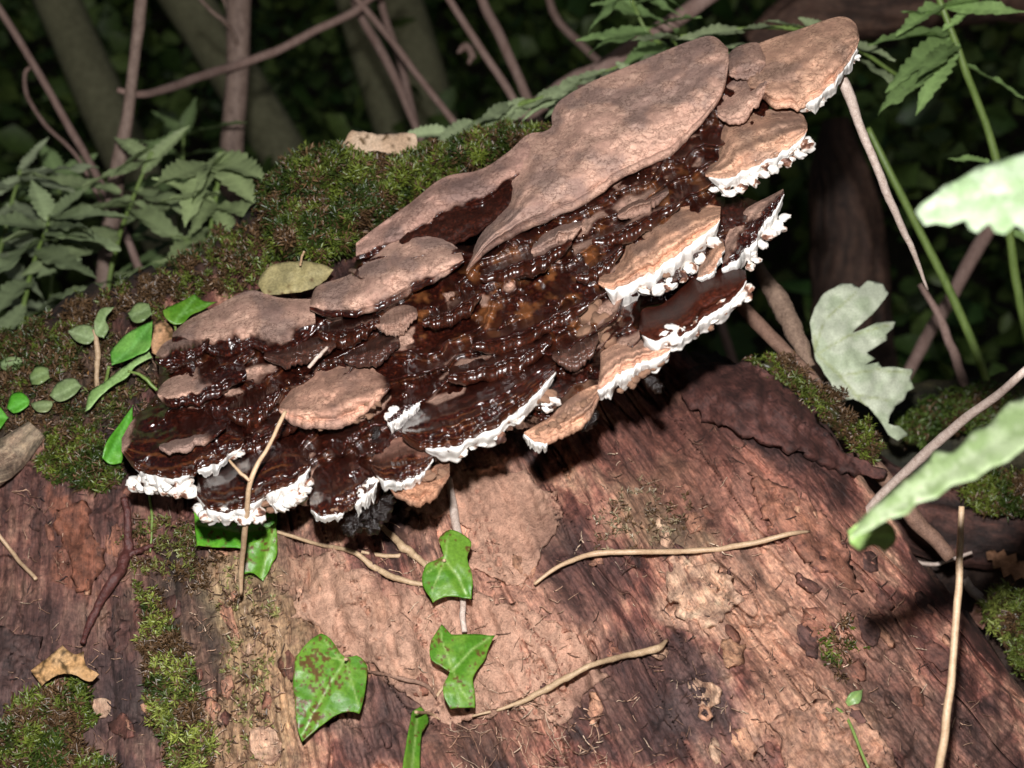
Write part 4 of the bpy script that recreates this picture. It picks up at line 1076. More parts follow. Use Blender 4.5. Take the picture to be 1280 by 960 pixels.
tag(tube('twig', [(1420, 380, 0.86), (1360, 410, 0.78), (1290, 458, 0.70), (1240, 500, 0.74), (1180, 545, 0.79), (1120, 600, 0.83), (1080, 642, 0.85), (1056, 680, 0.86)], [7, 9, 10, 11, 12, 12, 11, 8], M['palestick'], rough=0.12, seed=19, n=40), 'pale twig lying behind the long blurred leaf', 'twig')
tag(tube('plant_stem', [(1085, 160, 1.10), (1112, 215, 1.10), (1150, 290, 1.11), (1190, 370, 1.12), (1226, 455, 1.13), (1245, 520, 1.14)], [7, 9, 10, 11, 11, 11], M['greenstem'], rough=0.05, seed=20), 'slanting green plant stem behind the dry split stalk', 'stem')
tag(tube('plant_stem', [(1150, 355, 1.16), (1175, 400, 1.16), (1196, 452, 1.17), (1215, 510, 1.18)], [7, 10, 12, 12], M['deadstem'], rough=0.08, seed=21), 'dull brown stem under the dry split stalk', 'stem')
tag(tube('plant_stem', [(1070, 720, 0.86), (1040, 860, 0.74), (1060, 900, 0.715), (1085, 960, 0.69)], [0.5, 3, 4, 4], M['greenstem'], rough=0.1, seed=22), 'hair thin dark stalk crossing the bare wood', 'stalk')

# wood fibre litter at the foot of the tan plate
def fibres(label, poly, n, ln, seed, cols):
    r = np.random.default_rng(seed)
    pa = np.array(poly); x = r.uniform(pa[:, 0].min(), pa[:, 0].max(), n * 4); y = r.uniform(pa[:, 1].min(), pa[:, 1].max(), n * 4)
    k = sdpoly(x, y, poly) > 0; x, y = x[k][:n], y[k][:n]; n = len(x)
    a = r.uniform(0, math.pi * 2, n); L = ln * r.uniform(0.4, 1.6, n)
    segs = 5; V = []; F = []; C = []
    px = np.stack([x + np.cos(a + (t - .5) * r.normal(0, 0.35, n)) * L * (t - .5) for t in np.linspace(0, 1, segs)], 1)
    py = np.stack([y + np.sin(a + (t - .5) * r.normal(0, 0.35, n)) * L * (t - .5) for t in np.linspace(0, 1, segs)], 1)
    d = log_depth(px, py) - r.uniform(0.0005, 0.004, (n, 1)) - 0.004 * np.sin(np.linspace(0, math.pi, segs))[None] * r.random((n, 1))
    c = P(px, py, d)
    w = r.uniform(0.00012, 0.00045, (n, 1, 1))
    off = [UP, -UP * 0.5 + RT * 0.87, -UP * 0.5 - RT * 0.87]
    ring = np.stack([c + o * w for o in off], 2)                      # n, segs, 3, xyz
    base = np.arange(n)[:, None, None] * segs * 3
    s_, k_ = np.meshgrid(np.arange(segs - 1), np.arange(3), indexing='ij')
    q = np.stack([s_ * 3 + k_, s_ * 3 + (k_ + 1) % 3, (s_ + 1) * 3 + (k_ + 1) % 3, (s_ + 1) * 3 + k_], -1).reshape(1, -1, 4)
    F = (q + base).reshape(-1, 4)
    cc = np.array(cols)[r.integers(0, len(cols), n)] * r.uniform(.7, 1.25, (n, 1))
    o = link('wood_fibres', make_mesh('wood_fibres', ring.reshape(-1, 3), F, M['dry'], True, np.repeat(cc, segs * 3, 0)))
    tag(o, label, 'debris', None, 'stuff')
FC = [(.50, .31, .21), (.36, .2, .13), (.58, .42, .30), (.22, .12, .08)]
fibres('tangle of shredded wood fibres at the torn edge of the tan plate', [(560, 890), (640, 870), (740, 880), (770, 975), (560, 975)], 170, 18, 31, FC)
fibres('loose fibres scattered over the tan bark plates', [(430, 680), (560, 620), (680, 660), (760, 830), (680, 900), (520, 860)], 200, 12, 32, FC)
fibres('chips and needles scattered over the pale mossy wood', [(240, 720), (360, 700), (360, 960), (250, 960)], 380, 9, 33, FC + [(.1, .06, .04)])
fibres('crumbs of wood strewn over the bare right side of the log', [(740, 560), (900, 520), (1100, 700), (1240, 900), (1240, 960), (760, 960), (700, 780)], 420, 11, 34, FC + [(.08, .04, .03)] * 3)
fibres('crumbs of wood strewn over the dark bark on the left', [(0, 600), (240, 640), (240, 960), (0, 960)], 260, 11, 35, FC + [(.05, .03, .03)] * 3)
fibres('woody shreds and crumbs in the moss by the ivy sprig', [(0, 440), (200, 400), (200, 560), (100, 560), (0, 540)], 300, 13, 37, FC + [(.06, .035, .02)] * 2)

def rough_log(name, label, pts, w, cat, colA, colB, seed, sides=64, n=160, amp=0.22):
    a = np.array([[p[0], p[1], p[2], ww] for p, ww in zip(pts, w)], float)
    c = catmull(a, n); ctr = P(c[:, 0], c[:, 1], c[:, 2]); rad = c[:, 3] * 0.5 * c[:, 2] / FPX
    tg = np.gradient(ctr, axis=0); tg /= np.linalg.norm(tg, axis=1)[:, None]
    n1 = np.cross(tg, np.array([0.1, 0.3, 0.95])); n1 /= np.linalg.norm(n1, axis=1)[:, None]; n2 = np.cross(tg, n1)
    th = np.linspace(0, 2 * math.pi, sides, endpoint=False)
    S_, TH = np.meshgrid(np.arange(n) * 1.0, th, indexing='ij')
    cy_ = np.cos(TH) * 2.2; sy_ = np.sin(TH) * 2.2
    nz = fbm(S_ / 20.0 + cy_, sy_ + S_ * 0.01, 800 + seed, 4) - 0.5
    nf = fbm(S_ / 12.0 + cy_ * 5, sy_ * 5, 801 + seed, 3) - 0.5
    rr = rad[:, None] * (1 + amp * 2 * nz + amp * 0.6 * nf)
    ring = ctr[:, None] + (n1[:, None] * np.cos(TH)[..., None] + n2[:, None] * np.sin(TH)[..., None]) * rr[..., None]
    t = sst(0.3, 0.7, nz + 0.5 + nf * 0.5)
    col = (np.array(colA) + (np.array(colB) - np.array(colA)) * t[..., None]).reshape(-1, 3)
    v = np.concatenate([ring.reshape(-1, 3), ctr[:1], ctr[-1:]]); col = np.concatenate([col, col[:1], col[-1:]])
    e0, e1 = n * sides, n * sides + 1
    f = [tuple(q) for q in grid_faces(n, sides, True).tolist()] + [(e0, (i + 1) % sides, i) for i in range(sides)] + [(e1, (n - 1) * sides + i, (n - 1) * sides + (i + 1) % sides) for i in range(sides)]
    o = link(name, make_mesh(name, v, f, M['log'], True, col, {'wet': np.full(len(v), 0.4), 'gc': np.r_[(np.abs(TH - math.pi) * 60).ravel(), 0, 0], 'gr': np.r_[(S_ * 6).ravel(), 0, 0]}))
    return tag(o, label, cat)
# ------------------------------------------------------------------ leaves with traced outlines
def segdist(x, y, pts):
    d = np.full(np.shape(x), 1e9)
    for (x0, y0), (x1, y1) in zip(pts[:-1], pts[1:]):
        ex, ey = x1 - x0, y1 - y0
        t = np.clip(((x - x0) * ex + (y - y0) * ey) / (ex * ex + ey * ey + 1e-9), 0, 1)
        d = np.minimum(d, np.hypot(x - x0 - t * ex, y - y0 - t * ey))
    return d

def blade(name, outline, d0, gx_=0.0, gy_=0.0, cup=0.0, veins=(), col=(.1, .25, .03), col2=None, vcol=None, mat=None, parent=None, spots=0.0, spacing=4, thick=0.0006, amp=0.0, seed=0, wave=0.002, vw=1.3):
    pa = np.array(outline, float); cx, cy = pa.mean(0); R = np.hypot(*(pa - pa.mean(0)).T).max()
    d0 = float(d0)
    mid = veins[0] if veins else None
    def dep(x, y):
        d = d0 + gx_ * (x - cx) + gy_ * (y - cy) + cup * ((x - cx) ** 2 + (y - cy) ** 2) / R ** 2
        d = d + (fbm(x / 22.0, y / 22.0, 700 + seed, 3) - 0.5) * 2 * wave
        if mid: d = d + 0.0018 * np.exp(-(segdist(x, y, mid) / 6.0) ** 2)
        return d
    def colf(x, y):
        n1 = fbm(x / 18.0, y / 18.0, 710 + seed, 4)
        c = np.array(col) + (np.array(col2 or col) - np.array(col)) * sst(0.35, 0.65, n1)[:, None]
        for i, vn in enumerate(veins):
            m = np.exp(-(segdist(x, y, vn) / (vw if i else vw * 1.4)) ** 2) * 0.75
            c = c * (1 - m[:, None]) + np.array(vcol or [k * 1.7 + .03 for k in col]) * m[:, None]
        if spots:
            s = fbm(x / 4.0, y / 4.0, 720 + seed, 2) * 0.7 + fbm(x / 25.0, y / 25.0, 721 + seed, 2) * 0.45
            m = sst(0.76 - spots * 0.09, 0.80 - spots * 0.09, s)
            c = c * (1 - m[:, None]) + np.array([.09, .05, .015]) * m[:, None]
        return c
    return sheet(name, outline, dep, colf, mat or M['glossleaf'], parent, spacing, thick, amp, 4, 0.2, 730 + seed)

IV, IV2, IVV = (.058, .165, .011), (.105, .215, .022), (.24, .34, .10)
def smooth_ol(pts, n=48):
    k = len(pts); p = []
    for i in range(k):                                   # keep the lobe tips sharp
        a, b2, c = np.array(pts[i - 1], float), np.array(pts[i], float), np.array(pts[(i + 1) % k], float)
        cs = (a - b2) @ (c - b2) / (np.linalg.norm(a - b2) * np.linalg.norm(c - b2) + 1e-9)
        p += [pts[i]] * (2 if cs > -0.45 else 1)
    p += [pts[0]]
    return [tuple(q) for q in catmull(p, n)[:-1]]
def ivy(label, outline, off, veins, stalk=None, gx_=0.0, gy_=-0.0002, spots=0.0, seed=0, col=IV, col2=IV2, sm=True, cup=0.004, cat='leaf'):
    pa = np.array(outline, float); cx, cy = pa.mean(0)
    d0 = float(log_depth(cx, cy)) - off
    e = empty('ivy_leaf', P(cx, cy, d0 + off)); tag(e, label, cat)
    blade('leaf_blade', smooth_ol(outline, 56) if sm else outline, d0, gx_, gy_, cup, veins, col, col2, IVV, M['glossleaf'], e, spots, 2.2, 0.0006, 0.8, seed, 0.0012, 1.0)
    if stalk:
        pts = [(stalk[0][0], stalk[0][1], d0)] + [(x, y, float(log_depth(float(x), float(y))) - 0.003 * (i == 0)) for i, (x, y) in enumerate(stalk[1:])]
        tube('leaf_stalk', pts, 4, M['root'], e, seed=seed)
    return e
ivy('bright ivy leaf with brown specks and a scorched tip', [(369, 821), (384, 803), (401, 791), (415, 800), (427, 818), (434, 822), (446, 819), (457, 828), (459, 840), (455, 868), (450, 892), (436, 890), (420, 894), (398, 910), (377, 928), (371, 908), (369, 880), (366, 850)], 0.028,
    [[(432, 824), (408, 862), (378, 918)], [(430, 826), (390, 815)], [(432, 826), (448, 882)], [(428, 828), (405, 800)]], [(432, 824), (445, 826), (470, 842)], 0.0001, -0.00025, 0.75, 1)
ivy('notched bright ivy leaf at the end of the pale roots', [(548, 675), (553, 667), (563, 662), (578, 668), (589, 678), (584, 697), (588, 712), (591, 728), (589, 748), (570, 746), (554, 746), (541, 752), (531, 738), (527, 724), (532, 707), (545, 700), (555, 695)], 0.026,
    [[(556, 700), (572, 720), (582, 742)], [(556, 700), (560, 672)], [(556, 700), (540, 740)], [(556, 700), (534, 716)]], [(556, 700), (545, 705), (520, 700)], 0.0, -0.0003, 0.18, 2)
ivy('three pointed bright ivy leaf on the tan bark plate', [(552, 780), (558, 786), (565, 793), (590, 792), (617, 795), (610, 812), (606, 825), (596, 838), (591, 850), (594, 868), (594, 884), (578, 885), (563, 886), (556, 872), (554, 858), (563, 840), (550, 832), (539, 823), (538, 804), (545, 790)], 0.030,
    [[(566, 838), (590, 812), (612, 797)], [(566, 838), (552, 800), (551, 784)], [(566, 838), (576, 862), (588, 880)]], [(566, 838), (560, 850), (545, 872)], 0.0001, -0.0003, 0.22, 3)
ivy('narrow ivy leaf seen edge on at the foot of the log', [(516, 889), (526, 883), (536, 899), (530, 912), (526, 921), (525, 970), (503, 970), (507, 935), (511, 915)], 0.030, [[(522, 890), (518, 930), (514, 968)]], [(520, 890), (540, 893), (560, 905)], 0.0005, -0.0004, 0.35, 4)
ivy('glossy ivy leaf lying under the lowest white rim', [(243, 640), (300, 636), (345, 628), (346, 650), (338, 672), (328, 690), (300, 685), (270, 684), (246, 682)], 0.024, [[(246, 655), (300, 665), (338, 660)], [(300, 665), (300, 640)]], None, 0.0, -0.0003, 0.1, 5, (.055, .22, .012), (.10, .30, .02))
ivy('hanging ivy leaf with a browning tip below the lowest bracket', [(303, 682), (325, 672), (344, 652), (347, 690), (340, 706), (329, 726), (316, 716), (304, 718)], 0.020, [[(342, 662), (334, 690), (327, 720)]], None, 0.0002, -0.0001, 0.5, 6, (.07, .20, .012), (.10, .24, .02))
ivy('tiny green seedling leaf on the bare wood', [(1056, 880), (1064, 866), (1078, 862), (1076, 876), (1066, 884)], 0.006, [[(1056, 882), (1076, 864)]], None, 0, -.0002, 0, 7, (.16, .26, .08), (.2, .3, .1))

# ivy sprig on the left of the fungus
sp = empty('ivy_sprig', P(120.0, 520.0, 0.88)); tag(sp, 'ivy sprig with green leaves and a pale stem left of the fungus', 'ivy')
def sl(outline, d, veins, col, col2, gx_=0, gy_=-0.0002, seed=0, spots=0.0, cup=0.003):
    ca_ = np.array(outline, float).mean(0); d = min(d, float(log_depth(ca_[0], ca_[1])) - 0.022)
    blade('leaf', smooth_ol(outline, 44), d, gx_, gy_, cup, veins, col, col2, [k * 1.5 + .06 for k in col], M['glossleaf'], sp, spots, 3, 0.0006, 0.6, seed)
sl([(204, 388), (218, 380), (232, 374), (244, 367), (254, 376), (270, 378), (252, 388), (238, 394), (228, 404), (216, 405), (206, 396)], 0.845, [[(218, 404), (232, 386), (246, 369)], [(226, 394), (262, 379)]], IV, IV2, 0.0003, -.0004, 11)
sl([(137, 440), (150, 425), (166, 412), (190, 401), (190, 418), (186, 436), (170, 445), (152, 452), (139, 456)], 0.850, [[(140, 455), (165, 435), (188, 404)]], (.085, .25, .035), (.14, .32, .06), -0.0002, -.0004, 12)
sl([(106, 514), (112, 490), (130, 478), (150, 462), (186, 438), (190, 446), (168, 458), (160, 470), (140, 482), (124, 496), (112, 510)], 0.848, [[(108, 512), (140, 478), (188, 441)]], (.20, .33, .10), (.27, .40, .15), -0.0003, -.0006, 13)
sl([(128, 572), (134, 552), (150, 530), (166, 508), (165, 530), (158, 558), (152, 578), (138, 580)], 0.830, [[(134, 576), (150, 545), (165, 512)]], (.06, .24, .015), (.10, .30, .03), 0.0004, -.0002, 14)
sl([(84, 414), (100, 406), (114, 408), (121, 420), (110, 430), (95, 426)], 0.87, [[(86, 414), (118, 424)]], (.17, .23, .10), (.22, .27, .13), 0, -.0003, 15)
sl([(118, 402), (126, 386), (142, 384), (132, 398), (136, 410), (130, 422), (120, 418)], 0.87, [[(120, 420), (134, 392)]], (.16, .23, .09), (.2, .26, .12), 0.0002, -.0003, 16)
sl([(62, 494), (72, 478), (92, 472), (102, 482), (92, 494), (74, 502)], 0.875, [[(64, 498), (98, 480)]], (.16, .22, .09), (.20, .26, .12), 0, -.0004, 17)
sl([(38, 505), (54, 500), (68, 502), (60, 514), (46, 514)], 0.88, [[(40, 508), (66, 506)]], (.15, .20, .08), (.19, .23, .10), 0, -.0004, 18)
sl([(-14, 500), (0, 508), (10, 522), (0, 536), (-14, 545)], 0.86, [[(-10, 520), (8, 522)]], (.07, .26, .02), (.11, .32, .04), 0, -.0003, 19)
sl([(8, 510), (14, 494), (26, 490), (36, 498), (34, 508), (18, 516)], 0.86, [[(10, 512), (34, 500)]], (.07, .28, .02), (.11, .34, .04), 0, -.0003, 20)
sl([(0, 452), (12, 446), (32, 448), (30, 458), (14, 464), (2, 460)], 0.89, [[(2, 456), (30, 450)]], (.14, .20, .08), (.18, .24, .1), 0, -.0003, 21)
for i, (pts, w) in enumerate([([(20, 514, .872), (50, 520, .872), (80, 522, .872), (105, 521, .87), (125, 522, .866)], [4, 5, 8, 6, 4]), ([(118, 412, .872), (122, 440, .872), (121, 470, .872), (122, 486, .874)], [5, 7, 6, 6]),
                              ([(160, 464, .848), (178, 470, .846), (196, 488, .846)], [3, 4, 4]), ([(14, 462, .89), (14, 480, .885), (16, 494, .87)], [3, 4, 3]), ([(136, 458, .852), (132, 480, .86), (128, 500, .866)], [4, 4, 4]), ([(218, 404, .846), (220, 415, .85)], [3, 3])]):
    tube('stem', pts, w, M['root'] if i < 2 else M['greenstem'], sp, rough=0.15, seed=40 + i)

sl([(160, 392), (172, 378), (186, 380), (190, 392), (178, 402), (166, 402)], 0.872, [[(162, 396), (188, 384)]], (.13, .19, .07), (.17, .23, .09), 0, -.0004, 22)
sl([(36, 470), (46, 458), (60, 460), (62, 472), (50, 480), (40, 480)], 0.885, [[(38, 474), (60, 464)]], (.12, .18, .06), (.16, .22, .08), 0, -.0003, 23)
sl([(176, 540), (188, 530), (196, 540), (190, 556), (178, 556)], 0.86, [[(178, 554), (192, 534)]], (.05, .15, .015), (.08, .19, .03), 0, -.0003, 24)
rough_log('branch_stub', 'pale mossy branch stub lying below the trailing ivy stem', onlog([(-70, 620), (-20, 592), (15, 565), (46, 536)], 0.010), [44, 46, 44, 26], 'branch', (.16, .13, .085), (.40, .32, .22), 9, 32, 60, .16)
# dead leaves
def dead(label, outline, d0, veins, c0, c1, gx_=0, gy_=-.0003, seed=0, amp=1.5, cup=0.004, wave=0.004, mat=None, spots=0.2, cat='leaf', sm=True, name='dead_leaf', vcol=None):
    o = blade(name, smooth_ol(outline, 60) if sm else outline, d0, gx_, gy_, cup, veins, c0, c1, vcol, mat or M['dry'], None, spots, 4, 0.0007, amp, seed, wave)
    return tag(o, label, cat)
olv = dead('withered olive leaf lying on the crust at the cushion of moss', [(322, 354), (332, 338), (350, 328), (378, 326), (402, 330), (416, 337), (404, 352), (384, 362), (350, 368), (330, 366)], 0.838, [[(376, 328), (372, 345), (368, 364)], [(374, 340), (340, 346)], [(374, 346), (405, 340)]], (.20, .17, .075), (.30, .25, .11), seed=51)
tube('leaf_stalk', [(375, 332, .836), (377, 322, .83), (380, 314, .826)], [3, 3, 3], M['straw'], olv, seed=52)
dead('curled tan leaf at the foot of the forked red twig', [(38, 838), (58, 822), (78, 806), (92, 818), (104, 816), (108, 832), (124, 842), (112, 852), (88, 842), (66, 846), (52, 858)], float(log_depth(80., 830.)) - 0.02, [[(44, 846), (100, 824)]], (.42, .23, .09), (.50, .30, .14), seed=53)
dead('orange dead leaf in the moss behind the ivy sprig', [(88, 476), (96, 456), (112, 446), (122, 450), (120, 470), (108, 484), (96, 490)], 0.89, [[(92, 484), (118, 450)]], (.32, .15, .035), (.40, .21, .06), seed=54)
dead('brown crumpled leaf tucked behind the left crust', [(188, 430), (194, 406), (206, 402), (216, 414), (214, 432), (200, 444), (190, 442)], 0.845, [[(192, 440), (208, 406)]], (.30, .15, .07), (.42, .24, .12), seed=55, wave=.006)
dead('flat brown leaf scrap under the ivy sprig', [(58, 512), (84, 500), (112, 506), (104, 520), (76, 524)], 0.882, [], (.26, .13, .05), (.34, .19, .08), seed=56)
dead('beige torn bark scrap on top of the moss cushion', [(424, 188), (432, 176), (440, 162), (456, 164), (470, 168), (495, 164), (520, 168), (522, 186), (498, 196), (470, 190), (440, 192)], 0.935, [], (.46, .31, .20), (.58, .42, .29), seed=57, sm=False, amp=3, cat='bark scrap', name='bark_scrap')

# pale lobed leaf on the right, its underside towards us
MAP = [(1015, 427), (1012, 405), (1018, 385), (1028, 368), (1052, 354), (1066, 355), (1074, 360), (1085, 350), (1104, 354), (1111, 366), (1101, 380), (1090, 394), (1070, 410), (1064, 416), (1080, 412), (1095, 404), (1119, 401), (1116, 410), (1108, 417), (1110, 424), (1100, 430), (1084, 441), (1094, 448), (1082, 457), (1098, 452), (1102, 459), (1118, 458), (1130, 460), (1142, 461), (1138, 474), (1143, 486), (1134, 490), (1130, 500), (1119, 508), (1112, 520), (1110, 530), (1124, 532), (1136, 543), (1122, 552), (1110, 544), (1100, 528), (1085, 508), (1066, 498), (1052, 502), (1036, 474), (1020, 452)]
o = blade('pale_leaf', MAP, 0.955, 0.00015, -0.0002, 0.015, [[(1100, 530), (1050, 470), (1018, 440), (1018, 420)], [(1018, 440), (1030, 400), (1070, 366)], [(1022, 442), (1060, 420), (1112, 406)], [(1050, 470), (1095, 462), (1138, 466)], [(1070, 494), (1110, 500)]], (.40, .46, .31), (.52, .56, .42), (.30, .34, .15), M['leaf'], None, 0.0, 3, 0.0007, 1.2, 61, 0.005)
tag(o, 'pale green lobed leaf with torn edge standing behind the brown stick', 'leaf')
# two leaves close to the lens
NL1 = [(1144, 264), (1152, 254), (1166, 245), (1180, 232), (1196, 226), (1220, 210), (1240, 203), (1262, 197), (1290, 188), (1340, 176), (1400, 180), (1450, 200), (1440, 240), (1400, 270), (1340, 292), (1300, 286), (1284, 292), (1270, 280), (1256, 292), (1244, 290), (1236, 278), (1222, 290), (1212, 286), (1206, 274), (1186, 282), (1170, 278), (1156, 281)]
o = blade('near_leaf', NL1, 0.43, -0.00012, -0.0003, 0.004, [[(1146, 264), (1240, 240), (1450, 215)], [(1200, 250), (1230, 280)], [(1240, 240), (1275, 278)], [(1220, 246), (1250, 205)]], (.165, .23, .12), (.235, .29, .19), (.34, .38, .29), M['leaf'], None, 0, 7, 0.0004, 0, 62, 0.002)
tag(o, 'toothed pale leaf overexposed by flash beside the green stem', 'leaf')
tube('leaf_stalk', [(1440, 212, .395), (1490, 330, .42), (1510, 600, .50), (1500, 950, .62), (1480, 1250, .80)], [7, 8, 10, 10, 10], M['greenstem'], o, seed=90)
NL2 = [(1062, 674), (1074, 652), (1088, 636), (1110, 618), (1128, 602), (1150, 586), (1164, 572), (1168, 562), (1190, 566), (1206, 552), (1216, 536), (1238, 530), (1250, 514), (1262, 502), (1290, 492), (1340, 470), (1400, 450), (1420, 470), (1380, 510), (1330, 540), (1300, 548), (1280, 560), (1260, 576), (1236, 586), (1220, 598), (1190, 606), (1170, 622), (1146, 628), (1134, 642), (1110, 648), (1090, 660)]
o = blade('near_leaf', NL2, 0.47, -0.00020, -0.0005, 0.004, [[(1064, 672), (1160, 606), (1280, 530), (1420, 458)], [(1120, 634), (1166, 622)], [(1150, 612), (1172, 570)], [(1180, 594), (1222, 594)], [(1200, 580), (1220, 540)], [(1230, 560), (1270, 566)]], (.145, .20, .085), (.215, .265, .145), (.29, .33, .21), M['leaf'], None, 0, 7, 0.0004, 0, 63, 0.002)
tag(o, 'long toothed pale leaf reaching across the brown stick', 'leaf')
tube('leaf_stalk', [(1410, 462, .43), (1460, 560, .47), (1490, 800, .56), (1490, 1050, .68), (1480, 1300, .82)], [7, 8, 10, 10, 10], M['greenstem'], o, seed=91)
o = blade('near_leaf', smooth_ol([(1060, 664), (1078, 652), (1100, 650), (1116, 658), (1120, 676), (1106, 690), (1092, 682), (1076, 690), (1064, 680)], 40), 0.50, 0.0002, 0.0003, 0.004, [[(1062, 670), (1116, 670)]], (.22, .36, .09), (.28, .42, .14), None, M['leaf'], None, 0, 5, 0.0004, 0, 64, 0.003)
tag(o, 'small folded green leaf hanging under the long toothed leaf', 'leaf')

# ------------------------------------------------------------------ behind the log on the right
rough_log('mossy_log', 'dark mossy log lying behind the pale lobed leaf', [(820, 640, 1.22), (980, 605, 1.20), (1120, 575, 1.18), (1260, 560, 1.16), (1500, 560, 1.14)], [150, 165, 160, 175, 180], 'log', (.020, .022, .010), (.055, .05, .022), 1)
rough_log('rotten_branch', 'dark rotten branch lying along the right flank of the log', [(1010, 560, 1.02), (1100, 620, 1.00), (1190, 660, 0.985), (1300, 672, 0.97), (1480, 690, 0.95)], [60, 80, 92, 88, 90], 'branch', (.030, .016, .013), (.12, .055, .042), 2)
def plane_d(d, k=0.0): return lambda x, y: np.full(np.shape(x), d) + k * (np.asarray(y, float) - 600)
moss('moss on the dark log behind the pale lobed leaf', [(1120, 520), (1180, 490), (1290, 470), (1300, 520), (1200, 545), (1130, 560)], 0.004, 0.10, 0.0065, (.035, .065, .01), (.08, .12, .02), 0.2, depth_fn=lambda x, y: 1.09 + 0 * x + 0.0012 * (520 - np.asarray(y, float)), seed=21)
moss('moss on the rotten branch under the long toothed leaf', [(1195, 600), (1230, 588), (1290, 585), (1300, 640), (1240, 642), (1205, 632)], 0.004, 0.14, 0.0050, G0, G1, 0.2, depth_fn=lambda x, y: 0.935 + 0.0006 * (640 - np.asarray(y, float)), seed=22)
moss('hanging clump of moss over litter at the right of the log', [(1228, 745), (1250, 738), (1300, 750), (1320, 850), (1280, 850), (1255, 815), (1235, 790)], 0.012, 0.16, 0.0050, (.09, .12, .02), (.20, .23, .05), 0.2, depth_fn=plane_d(0.91, 0.0), seed=23)
# bank of earth under the litter
ex_, ey_ = np.meshgrid(np.linspace(1040, 1560, 90), np.linspace(610, 1080, 80))
ed = 1.02 - (ey_ - 610) / 470 * 0.12 - (fbm(ex_ / 40., ey_ / 40., 810, 4) - .5) * 0.05
ecol = np.array([.05, .03, .022]) * (0.5 + fbm(ex_ / 15., ey_ / 15., 811, 3))[..., None]
top_ = P(ex_, ey_, ed); back_ = top_[:1] + np.array([0, 0.5, -0.5]); low_ = top_[-1:] * np.array([1, 1, 0]) + np.array([0, 0.05, -0.05])
bv_ = np.concatenate([back_, top_, low_], 0); bc_ = np.concatenate([ecol[:1], ecol, ecol[-1:]], 0)
o = link('earth_bank', make_mesh('earth_bank', bv_.reshape(-1, 3), grid_faces(82, 90), M['log'], True, bc_.reshape(-1, 3), {'wet': np.full(82 * 90, .2), 'gc': bv_[..., 0].ravel() * 1500, 'gr': bv_[..., 1].ravel() * 1500}))
tag(o, 'bank of dark earth beside the log', None, None, 'structure')
OAK = lambda x, y, s, r: [(x + s * (math.cos(r) * u - math.sin(r) * v), y + s * (math.sin(r) * u + math.cos(r) * v)) for u, v in [(-1, 0), (-.8, .22), (-.6, .14), (-.45, .42), (-.25, .22), (0, .5), (.2, .26), (.45, .42), (.62, .18), (.85, .22), (1, 0), (.85, -.2), (.62, -.16), (.45, -.42), (.2, -.24), (0, -.48), (-.25, -.22), (-.45, -.4), (-.6, -.14), (-.8, -.2)]]
for i, (lab, x, y, s, r, c) in enumerate([('lobed brown oak leaf on the litter above the hanging moss', 1262, 706, 34, 0.5, (.30, .15, .08)), ('dull brown leaf lying flat in the litter by the stalk', 1240, 765, 40, -0.3, (.17, .08, .055)), ('reddish dead leaf at the earth below the hanging moss', 1250, 860, 34, 0.9, (.16, .075, .05)), ('dark curled leaf in the shadow beside the log', 1180, 772, 30, 1.2, (.10, .05, .04))]):
    dead(lab, OAK(x, y, s, r), float(1.0 - (y - 610) / 470 * 0.12) - 0.035, [[(x - s * math.cos(r), y - s * math.sin(r)), (x + s * math.cos(r), y + s * math.sin(r))]], c, [k * 1.35 for k in c], seed=70 + i, amp=1, wave=.008)
tag(tube('twig', [(1205, 725, .93), (1235, 760, .92), (1262, 800, .91)], [12, 13, 10], M['palestick'], rough=.2, seed=80), 'broken pale twig poking out of the shadow by the upright stalk', 'twig')
tag(tube('twig', [(1130, 700, .95), (1170, 705, .94), (1215, 690, .93)], [4, 5, 4], M['palestick'], rough=.2, seed=81), 'thin pale twig crossing the rotten branch', 'twig')

# ------------------------------------------------------------------ nettles and other leaves beyond the log
def leaf3d(org, dirv, nrm, L, W, teeth=9, fold=0.25, droop=0.2, col=(.1, .2, .05), jitter=0.0, seed=0):
    dirv = dirv / np.linalg.norm(dirv); side = np.cross(dirv, nrm); side /= np.linalg.norm(side); nrm = np.cross(side, dirv)
    rows = teeth * 3
    t = np.linspace(0, 1, rows + 1)
    w = W * 0.5 * np.sin(math.pi * np.clip(t, 0, 1) ** 0.72) ** 0.9 * (1 - 0.15 * t) + 0.0004
    saw = (np.arange(rows + 1) % 3) / 2.0
    we = w * (0.80 + 0.24 * (1 - saw))
    cx = t * L; cz = -droop * L * t ** 2
    V = []; C = []
    cs = [(-1, we), (-0.5, w), (0, w), (0.5, w), (1, we)]
    for k, (s, ww) in enumerate(cs):
        und = (fbm(t * 5 + seed, t * 0 + s, 820 + seed, 2) - 0.5) * 0.10 * L
        V.append(org + dirv * (cx - abs(s) * 0.02 * L)[:, None] + side * (s * ww)[:, None] + nrm * (cz + abs(s) * ww * fold + und * abs(s))[:, None])
        cc = np.array(col) * (1.35 if s == 0 else (1.0 if abs(s) < 1 else 0.92))
        rib = 1 + 0.18 * ((np.arange(rows + 1) % 3) == 1) * (s != 0)
        C.append(cc[None] * rib[:, None])
    V = np.stack(V, 1).reshape(-1, 3); C = np.stack(C, 1).reshape(-1, 3)
    return V, grid_faces(rows + 1, 5), C

